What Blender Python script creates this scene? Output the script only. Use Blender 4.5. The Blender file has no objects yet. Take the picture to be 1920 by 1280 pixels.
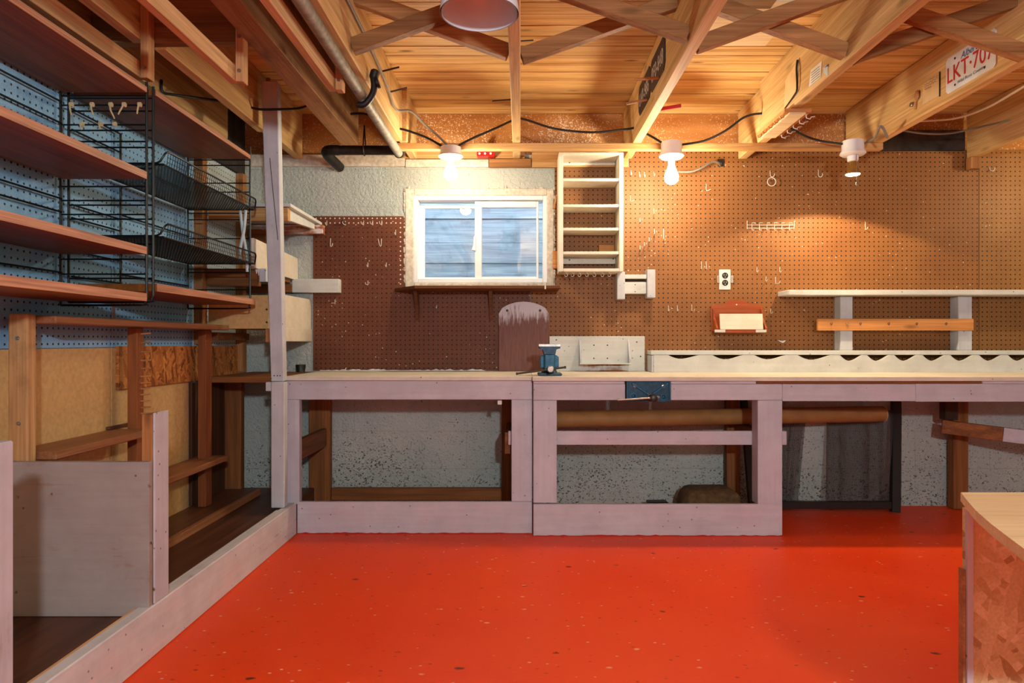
import bpy, bmesh, math, random
from mathutils import Vector, Matrix

# ------------------------------------------------------------------ camera
SC = bpy.context.scene
COL = SC.collection
EYE = 0.893                     # lens height above the floor
F = 1270.0                      # focal length for a 1920 wide frame
VPX, VPY = 976.0, 640.0
cam_data = bpy.data.cameras.new('camera')
cam_data.sensor_width = 36.0
cam_data.lens = F / 1920.0 * 36.0
cam_data.shift_x = -(VPX - 960.0) / 1920.0
cam_data.clip_start = 0.02
cam = bpy.data.objects.new('camera', cam_data)
cam.location = (0, 0, EYE)
cam.rotation_euler = (math.pi / 2, 0, 0)
COL.objects.link(cam)
SC.camera = cam

# ------------------------------------------------------------------ world (daylight, reaches the room through the window well)
world = bpy.data.worlds.new('world')
SC.world = world
world.use_nodes = True
world.node_tree.nodes['Background'].inputs[0].default_value = (0.74, 0.87, 1.0, 1)
world.node_tree.nodes['Background'].inputs[1].default_value = 8.5

SC.view_settings.view_transform = 'Standard'
SC.view_settings.look = 'None'
SC.view_settings.exposure = 0.55
SC.view_settings.gamma = 1.0
SC.view_settings.use_curve_mapping = False
SC.cycles.max_bounces = 8
SC.cycles.diffuse_bounces = 3
SC.cycles.glossy_bounces = 4
SC.cycles.transparent_max_bounces = 12
SC.cycles.sample_clamp_indirect = 6.0
try:
    SC.cycles.use_denoising = True
    SC.cycles.denoiser = 'OPENIMAGEDENOISE'
except Exception:
    pass

# strengths of the lamps the place has
WARM = (1.0, 0.83, 0.57)
HALOGEN = (1.0, 0.72, 0.42)
NEUTRAL = (0.88, 0.96, 1.0)
BULB_WARM = 215.0
BULB_NEUTRAL = 850.0
SPOT_WATT = 24.0

random.seed(7)

# ------------------------------------------------------------------ measuring: a photo pixel at a known real depth -> metres
def WX(px, d): return (px - VPX) * d / F
def WZ(py, d): return EYE - (py - VPY) * d / F
def W(px, py, d): return Vector((WX(px, d), d, WZ(py, d)))

# ------------------------------------------------------------------ object helpers
ORIG = {}

def tag(o, label=None, cat=None, group=None, kind=None):
    if label: o['label'] = label
    if cat: o['category'] = cat
    if group: o['group'] = group
    if kind: o['kind'] = kind
    return o

def thing(name, label, cat, loc, group=None):
    o = bpy.data.objects.new(name, None)
    o.empty_display_size = 0.05
    COL.objects.link(o)
    o.location = loc
    ORIG[o.name] = Vector(loc)
    return tag(o, label, cat, group)

class MB:
    def __init__(s): s.bm = bmesh.new()

    def box(s, x0, x1, y0, y1, z0, z1, bev=0.0015):
        x0, x1 = min(x0, x1), max(x0, x1); y0, y1 = min(y0, y1), max(y0, y1); z0, z1 = min(z0, z1), max(z0, z1)
        m = Matrix.Translation(((x0 + x1) / 2, (y0 + y1) / 2, (z0 + z1) / 2)) @ Matrix.Diagonal((x1 - x0, y1 - y0, z1 - z0, 1))
        r = bmesh.ops.create_cube(s.bm, size=1, matrix=m)
        b = min(bev, 0.3 * min(x1 - x0, y1 - y0, z1 - z0))
        if b > 0.0002: s._bevel(r['verts'], b)
        return s

    def _bevel(s, verts, b, seg=1):
        ed = list({e for v in verts for e in v.link_edges})
        bmesh.ops.bevel(s.bm, geom=ed, offset=b, segments=seg, affect='EDGES', profile=0.5)

    def bar(s, p0, p1, w, h, up=(0, 0, 1), bev=0.0015):
        """square timber from p0 to p1; h is measured along 'up', w across"""
        p0, p1 = Vector(p0), Vector(p1)
        d = p1 - p0; L = d.length; d.normalize()
        side = d.cross(Vector(up)).normalized(); u = side.cross(d)
        m = Matrix((side, d, u)).transposed().to_4x4()
        m = Matrix.Translation((p0 + p1) / 2) @ m @ Matrix.Diagonal((w, L, h, 1))
        r = bmesh.ops.create_cube(s.bm, size=1, matrix=m)
        b = min(bev, 0.3 * min(w, h))
        if b > 0.0002: s._bevel(r['verts'], b)
        return s

    def hexa(s, pts, bev=0.0):
        """eight corners: bottom four in order, then top four"""
        v = [s.bm.verts.new(p) for p in pts]
        for f in ((0, 3, 2, 1), (4, 5, 6, 7), (0, 1, 5, 4), (1, 2, 6, 5), (2, 3, 7, 6), (3, 0, 4, 7)):
            s.bm.faces.new([v[i] for i in f])
        if bev: s._bevel(v, bev)
        return s

    def tube(s, pts, r, seg=8, smooth=0, closed=False):
        pts = [Vector(p) for p in pts]
        if smooth: pts = spline(pts, smooth, closed)
        rings = []; n = len(pts); ref = None
        for i, p in enumerate(pts):
            if closed: t = pts[(i + 1) % n] - pts[i - 1]
            elif i == 0: t = pts[1] - pts[0]
            elif i == n - 1: t = pts[-1] - pts[-2]
            else: t = (pts[i + 1] - p).normalized() + (p - pts[i - 1]).normalized()
            if t.length < 1e-9: t = Vector((0, 0, 1))
            t.normalize()
            if ref is None:
                ref = Vector((0, 0, 1)) if abs(t.z) < 0.9 else Vector((1, 0, 0))
            a = t.cross(ref)
            if a.length < 1e-6: a = t.cross(Vector((1, 0.3, 0.1)))
            a.normalize(); b = t.cross(a); ref = -b if False else a.cross(t)
            rr = r(i / max(1, n - 1)) if callable(r) else r
            rings.append([s.bm.verts.new(p + rr * (math.cos(2 * math.pi * k / seg) * a + math.sin(2 * math.pi * k / seg) * b)) for k in range(seg)])
        m = n if closed else n - 1
        for i in range(m):
            A, B = rings[i], rings[(i + 1) % n]
            for k in range(seg):
                s.bm.faces.new((A[k], A[(k + 1) % seg], B[(k + 1) % seg], B[k]))
        if not closed:
            s.bm.faces.new(list(reversed(rings[0]))); s.bm.faces.new(rings[-1])
        return s

    def lathe(s, prof, c, axis=(0, 0, 1), seg=28, cap=True):
        """prof: (radius, distance along axis)"""
        ax = Vector(axis).normalized(); c = Vector(c)
        a = ax.orthogonal().normalized(); b = ax.cross(a)
        rings = []
        for r, h in prof:
            r = max(r, 1e-5)
            rings.append([s.bm.verts.new(c + ax * h + r * (math.cos(2 * math.pi * k / seg) * a + math.sin(2 * math.pi * k / seg) * b)) for k in range(seg)])
        for A, B in zip(rings, rings[1:]):
            for k in range(seg):
                s.bm.faces.new((A[k], A[(k + 1) % seg], B[(k + 1) % seg], B[k]))
        if cap:
            s.bm.faces.new(list(reversed(rings[0]))); s.bm.faces.new(rings[-1])
        return s

    def prism(s, poly, axis, a0, a1, bev=0.0):
        """polygon extruded along an axis: 'y' poly is (x,z); 'x' poly is (y,z); 'z' poly is (x,y)"""
        def P(u, v, a):
            return {'y': (u, a, v), 'x': (a, u, v), 'z': (u, v, a)}[axis]
        A = [s.bm.verts.new(P(u, v, a0)) for u, v in poly]
        B = [s.bm.verts.new(P(u, v, a1)) for u, v in poly]
        n = len(poly)
        fs = [s.bm.faces.new(A), s.bm.faces.new(list(reversed(B)))]
        for i in range(n):
            fs.append(s.bm.faces.new((A[i], B[i], B[(i + 1) % n], A[(i + 1) % n])))
        if bev: s._bevel(A + B, bev)
        return s

    def build(s, name, mat, parent=None, smooth=False, xf=None):
        bm = s.bm
        bmesh.ops.recalc_face_normals(bm, faces=bm.faces)
        if xf is not None: bmesh.ops.transform(bm, matrix=xf, verts=bm.verts)
        if parent is None:
            xs = [v.co.x for v in bm.verts]; ys = [v.co.y for v in bm.verts]; zs = [v.co.z for v in bm.verts]
            org = Vector(((min(xs) + max(xs)) / 2, (min(ys) + max(ys)) / 2, min(zs)))
        else:
            org = ORIG[parent.name]
        bmesh.ops.translate(bm, vec=-org, verts=bm.verts)
        me = bpy.data.meshes.new(name)
        bm.to_mesh(me); bm.free()
        if smooth:
            for p in me.polygons: p.use_smooth = True
            try: me.set_sharp_from_angle(angle=math.radians(40))
            except Exception: pass
        me.materials.append(mat)
        o = bpy.data.objects.new(name, me)
        COL.objects.link(o)
        if parent is None: o.location = org
        else: o.parent = parent
        ORIG[o.name] = org
        return o

def spline(pts, k, closed=False):
    out = []; n = len(pts)
    for i in range(n if closed else n - 1):
        p0 = pts[i - 1] if (i > 0 or closed) else pts[0]
        p1, p2 = pts[i], pts[(i + 1) % n]
        p3 = pts[(i + 2) % n] if (i + 2 < n or closed) else pts[-1]
        for j in range(k):
            t = j / k
            out.append(0.5 * ((2 * p1) + (p2 - p0) * t + (2 * p0 - 5 * p1 + 4 * p2 - p3) * t * t + (3 * p1 - p0 - 3 * p2 + p3) * t ** 3))
    if not closed: out.append(pts[-1])
    return out

def copy_tree(o, parent=None):
    c = o.copy(); COL.objects.link(c)
    if parent: c.parent = parent
    ORIG[c.name] = ORIG[o.name]
    for ch in list(o.children): copy_tree(ch, c)
    return c

def studs(name, mat, parent, pts, prof, axis=(0, -1, 0), seg=10):
    """one small turned part (screw, bolt, nail head ...) at each point"""
    for p in pts: MB().lathe(prof, p, axis, seg).build(name, mat, parent, True)

def box_thing(name, mat, b, label, cat, group=None, bev=0.0015):
    return tag(MB().box(*b, bev=bev).build(name, mat), label, cat, group)

def struct(name, mb, mat, parent=None, label=None):
    o = mb.build(name, mat, parent)
    if parent is None: tag(o, label, name.split('_')[0], None, 'structure')
    return o

def writing(name, s, mat, org, xa, ya, width, parent, depth=0.0006, height=None, shear=0.0):
    """raised lettering: baseline from org along xa, up along ya, scaled to a width"""
    cu = bpy.data.curves.new(name, 'FONT')
    cu.body = s; cu.extrude = 0.5; cu.shear = shear
    t = bpy.data.objects.new(name, cu); COL.objects.link(t)
    bpy.context.view_layer.update()
    dg = bpy.context.evaluated_depsgraph_get()
    me = bpy.data.meshes.new_from_object(t.evaluated_get(dg))
    bpy.data.objects.remove(t); bpy.data.curves.remove(cu)
    xs = [v.co.x for v in me.vertices]; ys = [v.co.y for v in me.vertices]
    x0, w = min(xs), max(xs) - min(xs); y0, h = min(ys), max(ys) - min(ys)
    sx = width / w; sy = (height / h) if height else sx
    xa, ya = Vector(xa).normalized(), Vector(ya).normalized(); za = xa.cross(ya)
    org = Vector(org); base = ORIG[parent.name]
    for v in me.vertices:
        p = org + xa * ((v.co.x - x0) * sx) + ya * ((v.co.y - y0) * sy) + za * ((v.co.z + 0.5) * depth)
        v.co = p - base
    me.name = name
    me.materials.clear(); me.materials.append(mat)
    o = bpy.data.objects.new(name, me); COL.objects.link(o); o.parent = parent
    ORIG[o.name] = base
    return o

# ------------------------------------------------------------------ materials
def lin(c):
    return tuple(((v / 255) / 12.92 if v / 255 <= 0.04045 else ((v / 255 + 0.055) / 1.055) ** 2.4) for v in c) + (1.0,)

class NT:
    def __init__(s, name):
        s.m = bpy.data.materials.new(name); s.m.use_nodes = True
        s.t = s.m.node_tree; s.b = s.t.nodes['Principled BSDF']
        s.out = s.t.nodes['Material Output']
    def n(s, typ, ins=None, **kw):
        nd = s.t.nodes.new(typ)
        for k, v in kw.items(): setattr(nd, k, v)
        for k, v in (ins or {}).items():
            if isinstance(v, bpy.types.NodeSocket): s.t.links.new(v, nd.inputs[k])
            else: nd.inputs[k].default_value = v
        return nd
    def math(s, op, a, b=0.0, clamp=False):
        return s.n('ShaderNodeMath', {0: a, 1: b}, operation=op, use_clamp=clamp).outputs[0]
    def mix(s, f, a, b, blend='MIX'):
        nd = s.n('ShaderNodeMix', data_type='RGBA', blend_type=blend)
        for i, v in ((0, f), (6, a), (7, b)):
            if isinstance(v, bpy.types.NodeSocket): s.t.links.new(v, nd.inputs[i])
            else: nd.inputs[i].default_value = v
        return nd.outputs[2]
    def coord(s, scale=(1, 1, 1), rand=True):
        tc = s.n('ShaderNodeTexCoord').outputs['Object']
        if rand:
            r = s.n('ShaderNodeObjectInfo').outputs['Random']
            off = s.math('MULTIPLY', r, 37.0)
            tc = s.n('ShaderNodeVectorMath', {0: tc, 1: s.n('ShaderNodeCombineXYZ', {0: off, 1: off, 2: off}).outputs[0]}, operation='ADD').outputs[0]
        return s.n('ShaderNodeVectorMath', {0: tc, 1: scale}, operation='MULTIPLY').outputs[0]
    def noise(s, v, scale=1.0, detail=4.0, rough=0.55, dist=0.0):
        return s.n('ShaderNodeTexNoise', {'Vector': v, 'Scale': scale, 'Detail': detail, 'Roughness': rough, 'Distortion': dist}).outputs[0]
    def ramp(s, f, stops):
        nd = s.n('ShaderNodeValToRGB', {0: f}); e = nd.color_ramp.elements
        e[0].position, e[0].color = stops[0][0], stops[0][1]
        e[1].position, e[1].color = stops[-1][0], stops[-1][1]
        for p, c in stops[1:-1]:
            q = e.new(p); q.color = c
        return nd.outputs[0]
    def step(s, f, lo, hi):
        return s.n('ShaderNodeMapRange', {0: f, 1: lo, 2: hi, 3: 0.0, 4: 1.0}, clamp=True).outputs[0]
    def bump(s, h, strength=0.3, dist=0.003):
        nd = s.n('ShaderNodeBump', {'Height': h, 'Strength': strength, 'Distance': dist})
        s.t.links.new(nd.outputs[0], s.b.inputs['Normal'])
    def done(s, col=None, rough=0.6, metal=0.0, spec=0.3):
        if col is not None:
            if isinstance(col, bpy.types.NodeSocket): s.t.links.new(col, s.b.inputs['Base Color'])
            else: s.b.inputs['Base Color'].default_value = col
        if isinstance(rough, bpy.types.NodeSocket): s.t.links.new(rough, s.b.inputs['Roughness'])
        else: s.b.inputs['Roughness'].default_value = rough
        s.b.inputs['Metallic'].default_value = metal
        s.b.inputs['Specular IOR Level'].default_value = spec
        return s.m

AX = {'X': 0, 'Y': 1, 'Z': 2}

def wood(name, light, dark, axis='Y', knot=0.5, rough=0.65, var=0.25, stain=None, fine=1.0, spec=0.25):
    s = NT(name); a = AX[axis]
    sc = [26.0] * 3; sc[a] = 1.3
    n1 = s.noise(s.coord(sc), 1.0, 5, 0.6, 0.6)
    sc2 = [170.0] * 3; sc2[a] = 4.0
    n2 = s.noise(s.coord(sc2), 1.0, 2, 0.5)
    col = s.ramp(n1, [(0.28, lin(dark)), (0.5, lin([(l * 0.6 + d * 0.4) for l, d in zip(light, dark)])), (0.68, lin(light))])
    g = s.n('ShaderNodeMapRange', {0: n2, 1: 0.3, 2: 0.7, 3: 1 - 0.22 * fine, 4: 1 + 0.1 * fine}).outputs[0]
    col = s.mix(1.0, col, s.n('ShaderNodeCombineXYZ', {0: g, 1: g, 2: g}).outputs[0], 'MULTIPLY')
    if knot:
        sk = [11.0] * 3; sk[a] = 3.2
        v = s.n('ShaderNodeTexVoronoi', {'Vector': s.coord(sk), 'Scale': 1.0}).outputs['Distance']
        k = s.math('MULTIPLY', s.step(v, 0.17, 0.06), knot)
        col = s.mix(k, col, lin([d * 0.45 for d in dark]))
    if stain:
        st = s.noise(s.coord((5, 5, 5)), 1.0, 5, 0.65)
        col = s.mix(s.math('MULTIPLY', s.step(st, 0.52, 0.66), stain[1]), col, lin(stain[0]))
    r = s.n('ShaderNodeObjectInfo').outputs['Random']
    vv = s.n('ShaderNodeMapRange', {0: r, 3: 1 - var, 4: 1 + var * 0.6}).outputs[0]
    col = s.n('ShaderNodeHueSaturation', {'Value': vv, 'Color': col}).outputs[0]
    s.bump(n2, 0.25, 0.001)
    return s.done(col, rough, 0.0, spec)

def paint(name, base, under, wear=0.2, speck=0.3, rough=0.55, grain='X', spec=0.3, tint=None):
    """brushed paint over timber: rubbed patches showing what lies under it, nail heads and dirt specks"""
    s = NT(name); sc = [60.0] * 3; sc[AX[grain]] = 3.0
    st = s.noise(s.coord(sc), 1.0, 3, 0.5)
    big = s.noise(s.coord((7, 7, 7)), 1.0, 6, 0.65)
    col = s.mix(s.step(big, 0.3, 0.7), lin(base), lin([c * 0.9 for c in base]))
    if tint: col = s.mix(s.math('MULTIPLY', s.step(s.noise(s.coord((4, 4, 9)), 1.0, 3), 0.5, 0.75), 0.5), col, lin(tint))
    g = s.n('ShaderNodeMapRange', {0: st, 1: 0.3, 2: 0.7, 3: 0.93, 4: 1.03}).outputs[0]
    col = s.mix(1.0, col, s.n('ShaderNodeCombineXYZ', {0: g, 1: g, 2: g}).outputs[0], 'MULTIPLY')
    w = s.math('MULTIPLY', s.step(s.math('ADD', s.math('MULTIPLY', st, 0.5), s.math('MULTIPLY', big, 0.5)), 0.64 - wear * 0.25, 0.70 - wear * 0.22), min(1.0, 0.3 + wear))
    if wear > 0: col = s.mix(w, col, lin(under))
    if speck:
        v = s.n('ShaderNodeTexVoronoi', {'Vector': s.coord((38, 38, 38)), 'Scale': 1.0})
        rr = s.n('ShaderNodeSeparateColor', {0: v.outputs['Color']}).outputs[0]
        k = s.math('MULTIPLY', s.step(v.outputs['Distance'], 0.16, 0.08), s.math('GREATER_THAN', rr, 1 - speck * 0.4))
        col = s.mix(s.math('MULTIPLY', k, 0.75), col, lin([c * 0.45 for c in under]))
    s.bump(st, 0.15, 0.001)
    return s.done(col, rough, 0.0, spec)

def plain(name, c, rough=0.5, metal=0.0, spec=0.4, var=0.08, scale=20):
    s = NT(name)
    n = s.noise(s.coord((scale,) * 3), 1.0, 3)
    col = s.mix(s.step(n, 0.3, 0.7), lin(c), lin([v * (1 - var) for v in c]))
    return s.done(col, rough, metal, spec)

def pegboard_mat(name, base, dark, u='X', hole=(18, 10, 8), specks=0.0, pitch=0.0254, lit=None, white_edge=False):
    s = NT(name)
    tc = s.n('ShaderNodeTexCoord').outputs['Object']
    x = s.n('ShaderNodeSeparateXYZ', {0: tc})
    U, V = x.outputs[AX[u]], x.outputs[2]
    du = s.math('SUBTRACT', s.math('FRACT', s.math('DIVIDE', U, pitch)), 0.5)
    dv = s.math('SUBTRACT', s.math('FRACT', s.math('DIVIDE', V, pitch)), 0.5)
    d = s.math('SQRT', s.math('ADD', s.math('MULTIPLY', du, du), s.math('MULTIPLY', dv, dv)))
    h = s.step(d, 0.17, 0.12)
    n = s.noise(s.coord((3, 3, 3)), 1.0, 5, 0.6)
    f = s.noise(s.coord((220, 220, 220)), 1.0, 2, 0.5)
    col = s.mix(s.step(n, 0.35, 0.65), lin(base), lin(dark))
    g = s.n('ShaderNodeMapRange', {0: f, 1: 0.3, 2: 0.7, 3: 0.82, 4: 1.12}).outputs[0]
    col = s.mix(1.0, col, s.n('ShaderNodeCombineXYZ', {0: g, 1: g, 2: g}).outputs[0], 'MULTIPLY')
    if specks:
        v = s.n('ShaderNodeTexVoronoi', {'Vector': s.coord((55, 55, 55)), 'Scale': 1.0, 'Randomness': 1.0})
        rr = s.n('ShaderNodeSeparateColor', {0: v.outputs['Color']}).outputs[0]
        area = s.step(s.noise(s.coord((2.2, 2.2, 2.2)), 1.0, 3), 0.45, 0.65)
        thr = s.math('SUBTRACT', 1.0, s.math('MULTIPLY', s.math('ADD', area, 0.1), specks))
        k = s.math('MULTIPLY', s.step(v.outputs['Distance'], 0.2, 0.1), s.math('GREATER_THAN', rr, thr))
        col = s.mix(s.math('MULTIPLY', k, 0.8), col, lin((225, 210, 195)))
    if white_edge:                      # holes filled with wall paint along the top and the window side
        e = s.math('MAXIMUM', s.math('GREATER_THAN', V, white_edge[0]), s.math('MULTIPLY', s.math('GREATER_THAN', V, white_edge[3]), s.math('MULTIPLY', s.math('GREATER_THAN', U, white_edge[1]), s.math('LESS_THAN', U, white_edge[2]))))
        hc = s.mix(e, lin(hole), lin((225, 215, 205)))
    else: hc = lin(hole)
    col = s.mix(h, col, hc)
    s.bump(s.math('SUBTRACT', 1.0, h), 0.4, 0.002)
    return s.done(col, 0.55, 0.0, 0.3)

def block_mat():
    s = NT('painted_block')
    c = s.coord((1, 1, 1), False)
    x = s.n('ShaderNodeSeparateXYZ', {0: c})
    uv = s.n('ShaderNodeCombineXYZ', {0: x.outputs[0], 1: x.outputs[2], 2: 0.0}).outputs[0]
    br = s.n('ShaderNodeTexBrick', {'Vector': uv, 'Scale': 1.0, 'Mortar Size': 0.004, 'Mortar Smooth': 0.4, 'Brick Width': 0.406, 'Row Height': 0.203})
    br.inputs['Color1'].default_value = (1, 1, 1, 1); br.inputs['Color2'].default_value = (0.95, 0.95, 0.95, 1); br.inputs['Mortar'].default_value = (0.82, 0.82, 0.8, 1)
    big = s.noise(s.coord((2.5, 2.5, 2.5), False), 1.0, 5, 0.6)
    col = s.mix(s.step(big, 0.35, 0.65), lin((200, 205, 198)), lin((178, 188, 184)))
    col = s.mix(0.6, col, br.outputs[0], 'MULTIPLY')
    v = s.noise(s.coord((105, 105, 140), False), 1.0, 3, 0.65)
    low = s.n('ShaderNodeMapRange', {0: x.outputs[2], 1: 0.72, 2: 0.1, 3: 0.0, 4: 1.0}, clamp=True).outputs[0]
    pat = s.noise(s.coord((3.2, 3.2, 5), False), 1.0, 4, 0.6)
    thr = s.math('SUBTRACT', 0.70, s.math('MULTIPLY', s.math('MULTIPLY', low, pat), 0.22))
    pit = s.math('MULTIPLY', s.math('GREATER_THAN', v, thr), 0.85)
    col = s.mix(pit, col, lin((52, 50, 44)))
    bm_ = s.noise(s.coord((75, 75, 75), False), 1.0, 4, 0.6)
    s.bump(s.math('SUBTRACT', bm_, s.math('MULTIPLY', pit, 0.6)), 1.0, 0.014)
    return s.done(col, 0.8, 0, 0.2)

def osb_mat(name, base, bright, dark, sc=1.0, face='Y'):
    s = NT(name)
    c = s.coord((1, 1, 1))
    wob = s.n('ShaderNodeTexNoise', {'Vector': c, 'Scale': 6.0 * sc, 'Detail': 2.0}).outputs[1]
    cols = None
    for i, (rot, sx, sy) in enumerate(((0.55, 8, 34), (-0.75, 9, 32), (1.35, 8, 30))):
        mp = s.n('ShaderNodeVectorRotate', {'Vector': c, 'Angle': rot}, rotation_type=face + '_AXIS').outputs[0]
        mp = s.n('ShaderNodeVectorMath', {0: mp, 1: (sx * sc, sx * sc, sy * sc)}, operation='MULTIPLY').outputs[0]
        mp = s.n('ShaderNodeVectorMath', {0: mp, 1: wob}, operation='ADD').outputs[0]
        v = s.n('ShaderNodeTexVoronoi', {'Vector': mp, 'Scale': 1.0})
        r = s.n('ShaderNodeSeparateColor', {0: v.outputs['Color']})
        cc = s.ramp(r.outputs[0], [(0.0, lin(dark)), (0.25, lin(base)), (0.7, lin(bright)), (1.0, lin(base))])
        if cols is None: cols = cc
        else: cols = s.mix(s.math('GREATER_THAN', r.outputs[1], 0.52), cols, cc)
    f = s.noise(s.coord((90 * sc, 30 * sc, 90 * sc)), 1.0, 4)
    g = s.n('ShaderNodeMapRange', {0: f, 1: 0.3, 2: 0.7, 3: 0.85, 4: 1.08}).outputs[0]
    cols = s.mix(1.0, cols, s.n('ShaderNodeCombineXYZ', {0: g, 1: g, 2: g}).outputs[0], 'MULTIPLY')
    s.bump(f, 0.3, 0.002)
    return s.done(cols, 0.55, 0, 0.35)

def floor_mat():
    s = NT('orange_floor_paint')
    n = s.noise(s.coord((1.6, 1.6, 1), False), 1.0, 6, 0.6)
    col = s.mix(s.step(n, 0.35, 0.7), lin((230, 62, 6)), lin((236, 78, 18)))
    sc = s.noise(s.coord((9, 60, 1), False), 1.0, 4, 0.7, 1.5)
    col = s.mix(s.math('MULTIPLY', s.step(sc, 0.62, 0.7), 0.25), col, lin((242, 120, 78)))
    for scale, thr, c, sz, rnd in ((11, 0.91, (28, 22, 20), 0.17, 0), (17, 0.93, (240, 170, 145), 0.17, 1), (26, 0.86, (140, 40, 18), 0.22, 2), (40, 0.94, (236, 190, 170), 0.24, 0)):
        v = s.n('ShaderNodeTexVoronoi', {'Vector': s.coord((scale, scale * 1.6, 1), False), 'Scale': 1.0})
        rr = s.n('ShaderNodeSeparateColor', {0: v.outputs['Color']}).outputs[rnd]
        e = s.math('ADD', v.outputs['Distance'], s.math('MULTIPLY', s.math('SUBTRACT', s.noise(s.coord((70, 70, 1), False), 1.0, 2), 0.5), 0.22))
        k = s.math('MULTIPLY', s.step(e, sz, sz * 0.5), s.math('GREATER_THAN', rr, thr))
        col = s.mix(s.math('MULTIPLY', k, 0.85), col, lin(c))
    rg = s.n('ShaderNodeMapRange', {0: n, 1: 0.3, 2: 0.7, 3: 0.36, 4: 0.55}).outputs[0]
    s.bump(s.noise(s.coord((60, 60, 1), False), 1.0, 3), 0.12, 0.003)
    return s.done(col, rg, 0, 0.22)

def ceiling_mat():
    s = NT('ceiling_planks')
    c = s.coord((1, 1, 1), False)
    y = s.n('ShaderNodeSeparateXYZ', {0: c}).outputs[1]
    idx = s.math('FLOOR', s.math('DIVIDE', y, 0.092))
    wn = s.n('ShaderNodeTexWhiteNoise', {'W': idx}, noise_dimensions='1D')
    r = wn.outputs[0]
    off = s.n('ShaderNodeCombineXYZ', {0: s.math('MULTIPLY', r, 13.0), 1: 0.0, 2: s.math('MULTIPLY', r, 7.0)}).outputs[0]
    c2 = s.n('ShaderNodeVectorMath', {0: c, 1: off}, operation='ADD').outputs[0]
    def sc(v): return s.n('ShaderNodeVectorMath', {0: c2, 1: v}, operation='MULTIPLY').outputs[0]
    n1 = s.noise(sc((1.6, 34, 10)), 1.0, 5, 0.6, 0.7)
    col = s.ramp(n1, [(0.3, lin((186, 136, 76))), (0.5, lin((224, 182, 116))), (0.7, lin((238, 202, 144)))])
    v = s.n('ShaderNodeTexVoronoi', {'Vector': sc((3.4, 11, 3)), 'Scale': 1.0})
    rr = s.n('ShaderNodeSeparateColor', {0: v.outputs['Color']}).outputs[0]
    k = s.math('MULTIPLY', s.step(v.outputs['Distance'], 0.15, 0.05), s.math('GREATER_THAN', rr, 0.5))
    col = s.mix(s.math('MULTIPLY', k, 0.8), col, lin((96, 48, 22)))
    vv = s.n('ShaderNodeMapRange', {0: r, 3: 0.74, 4: 1.14}).outputs[0]
    col = s.n('ShaderNodeHueSaturation', {'Value': vv, 'Color': col}).outputs[0]
    return s.done(col, 0.6, 0, 0.25)

def rim_mat():
    s = NT('speckled_rim_board')
    n = s.noise(s.coord((2, 2, 18)), 1.0, 4)
    col = s.mix(s.step(n, 0.3, 0.7), lin((196, 138, 78)), lin((164, 108, 56)))
    v = s.noise(s.coord((150, 150, 150)), 1.0, 2, 0.7)
    area = s.noise(s.coord((3, 3, 3)), 1.0, 3)
    k = s.math('GREATER_THAN', v, s.math('SUBTRACT', 0.80, s.math('MULTIPLY', area, 0.36)))
    col = s.mix(s.math('MULTIPLY', k, 0.85), col, lin((240, 225, 200)))
    return s.done(col, 0.7, 0, 0.2)

def glass_mat():
    s = NT('window_glass')
    tr = s.n('ShaderNodeBsdfTransparent', {0: (0.93, 0.97, 1.0, 1)})
    gl = s.n('ShaderNodeBsdfGlossy', {0: (1, 1, 1, 1), 1: 0.02})
    lw = s.n('ShaderNodeLayerWeight', {0: 0.25})
    f = s.n('ShaderNodeMapRange', {0: lw.outputs[0], 3: 0.05, 4: 0.6}).outputs[0]
    mx = s.n('ShaderNodeMixShader', {0: f, 1: tr.outputs[0], 2: gl.outputs[0]})
    s.t.links.new(mx.outputs[0], s.out.inputs[0])
    return s.m

def emit_mat(name, c, strength):
    s = NT(name)
    e = s.n('ShaderNodeEmission', {0: c + (1.0,), 1: strength})
    s.t.links.new(e.outputs[0], s.out.inputs[0])
    return s.m

def mesh_fabric_mat():
    """open herringbone netting"""
    s = NT('black_netting')
    tc = s.coord((1, 1, 1), False)
    x = s.n('ShaderNodeSeparateXYZ', {0: tc})
    U, V = x.outputs[0], x.outputs[2]
    zig = s.math('ABSOLUTE', s.math('SUBTRACT', s.math('FRACT', s.math('DIVIDE', U, 0.022)), 0.5))
    w = s.math('FRACT', s.math('ADD', s.math('DIVIDE', V, 0.007), s.math('MULTIPLY', zig, 3.2)))
    hole = s.math('GREATER_THAN', w, 0.42)
    cols = s.math('GREATER_THAN', s.math('FRACT', s.math('DIVIDE', U, 0.0055)), 0.28)
    hole = s.math('MULTIPLY', hole, cols)
    tr = s.n('ShaderNodeBsdfTransparent')
    s.done(lin((44, 36, 36)), 0.6, 0, 0.4)
    mx = s.n('ShaderNodeMixShader', {0: s.math('MULTIPLY', hole, 0.9), 1: s.b.outputs[0], 2: tr.outputs[0]})
    s.t.links.new(mx.outputs[0], s.out.inputs[0])
    return s.m

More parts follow.
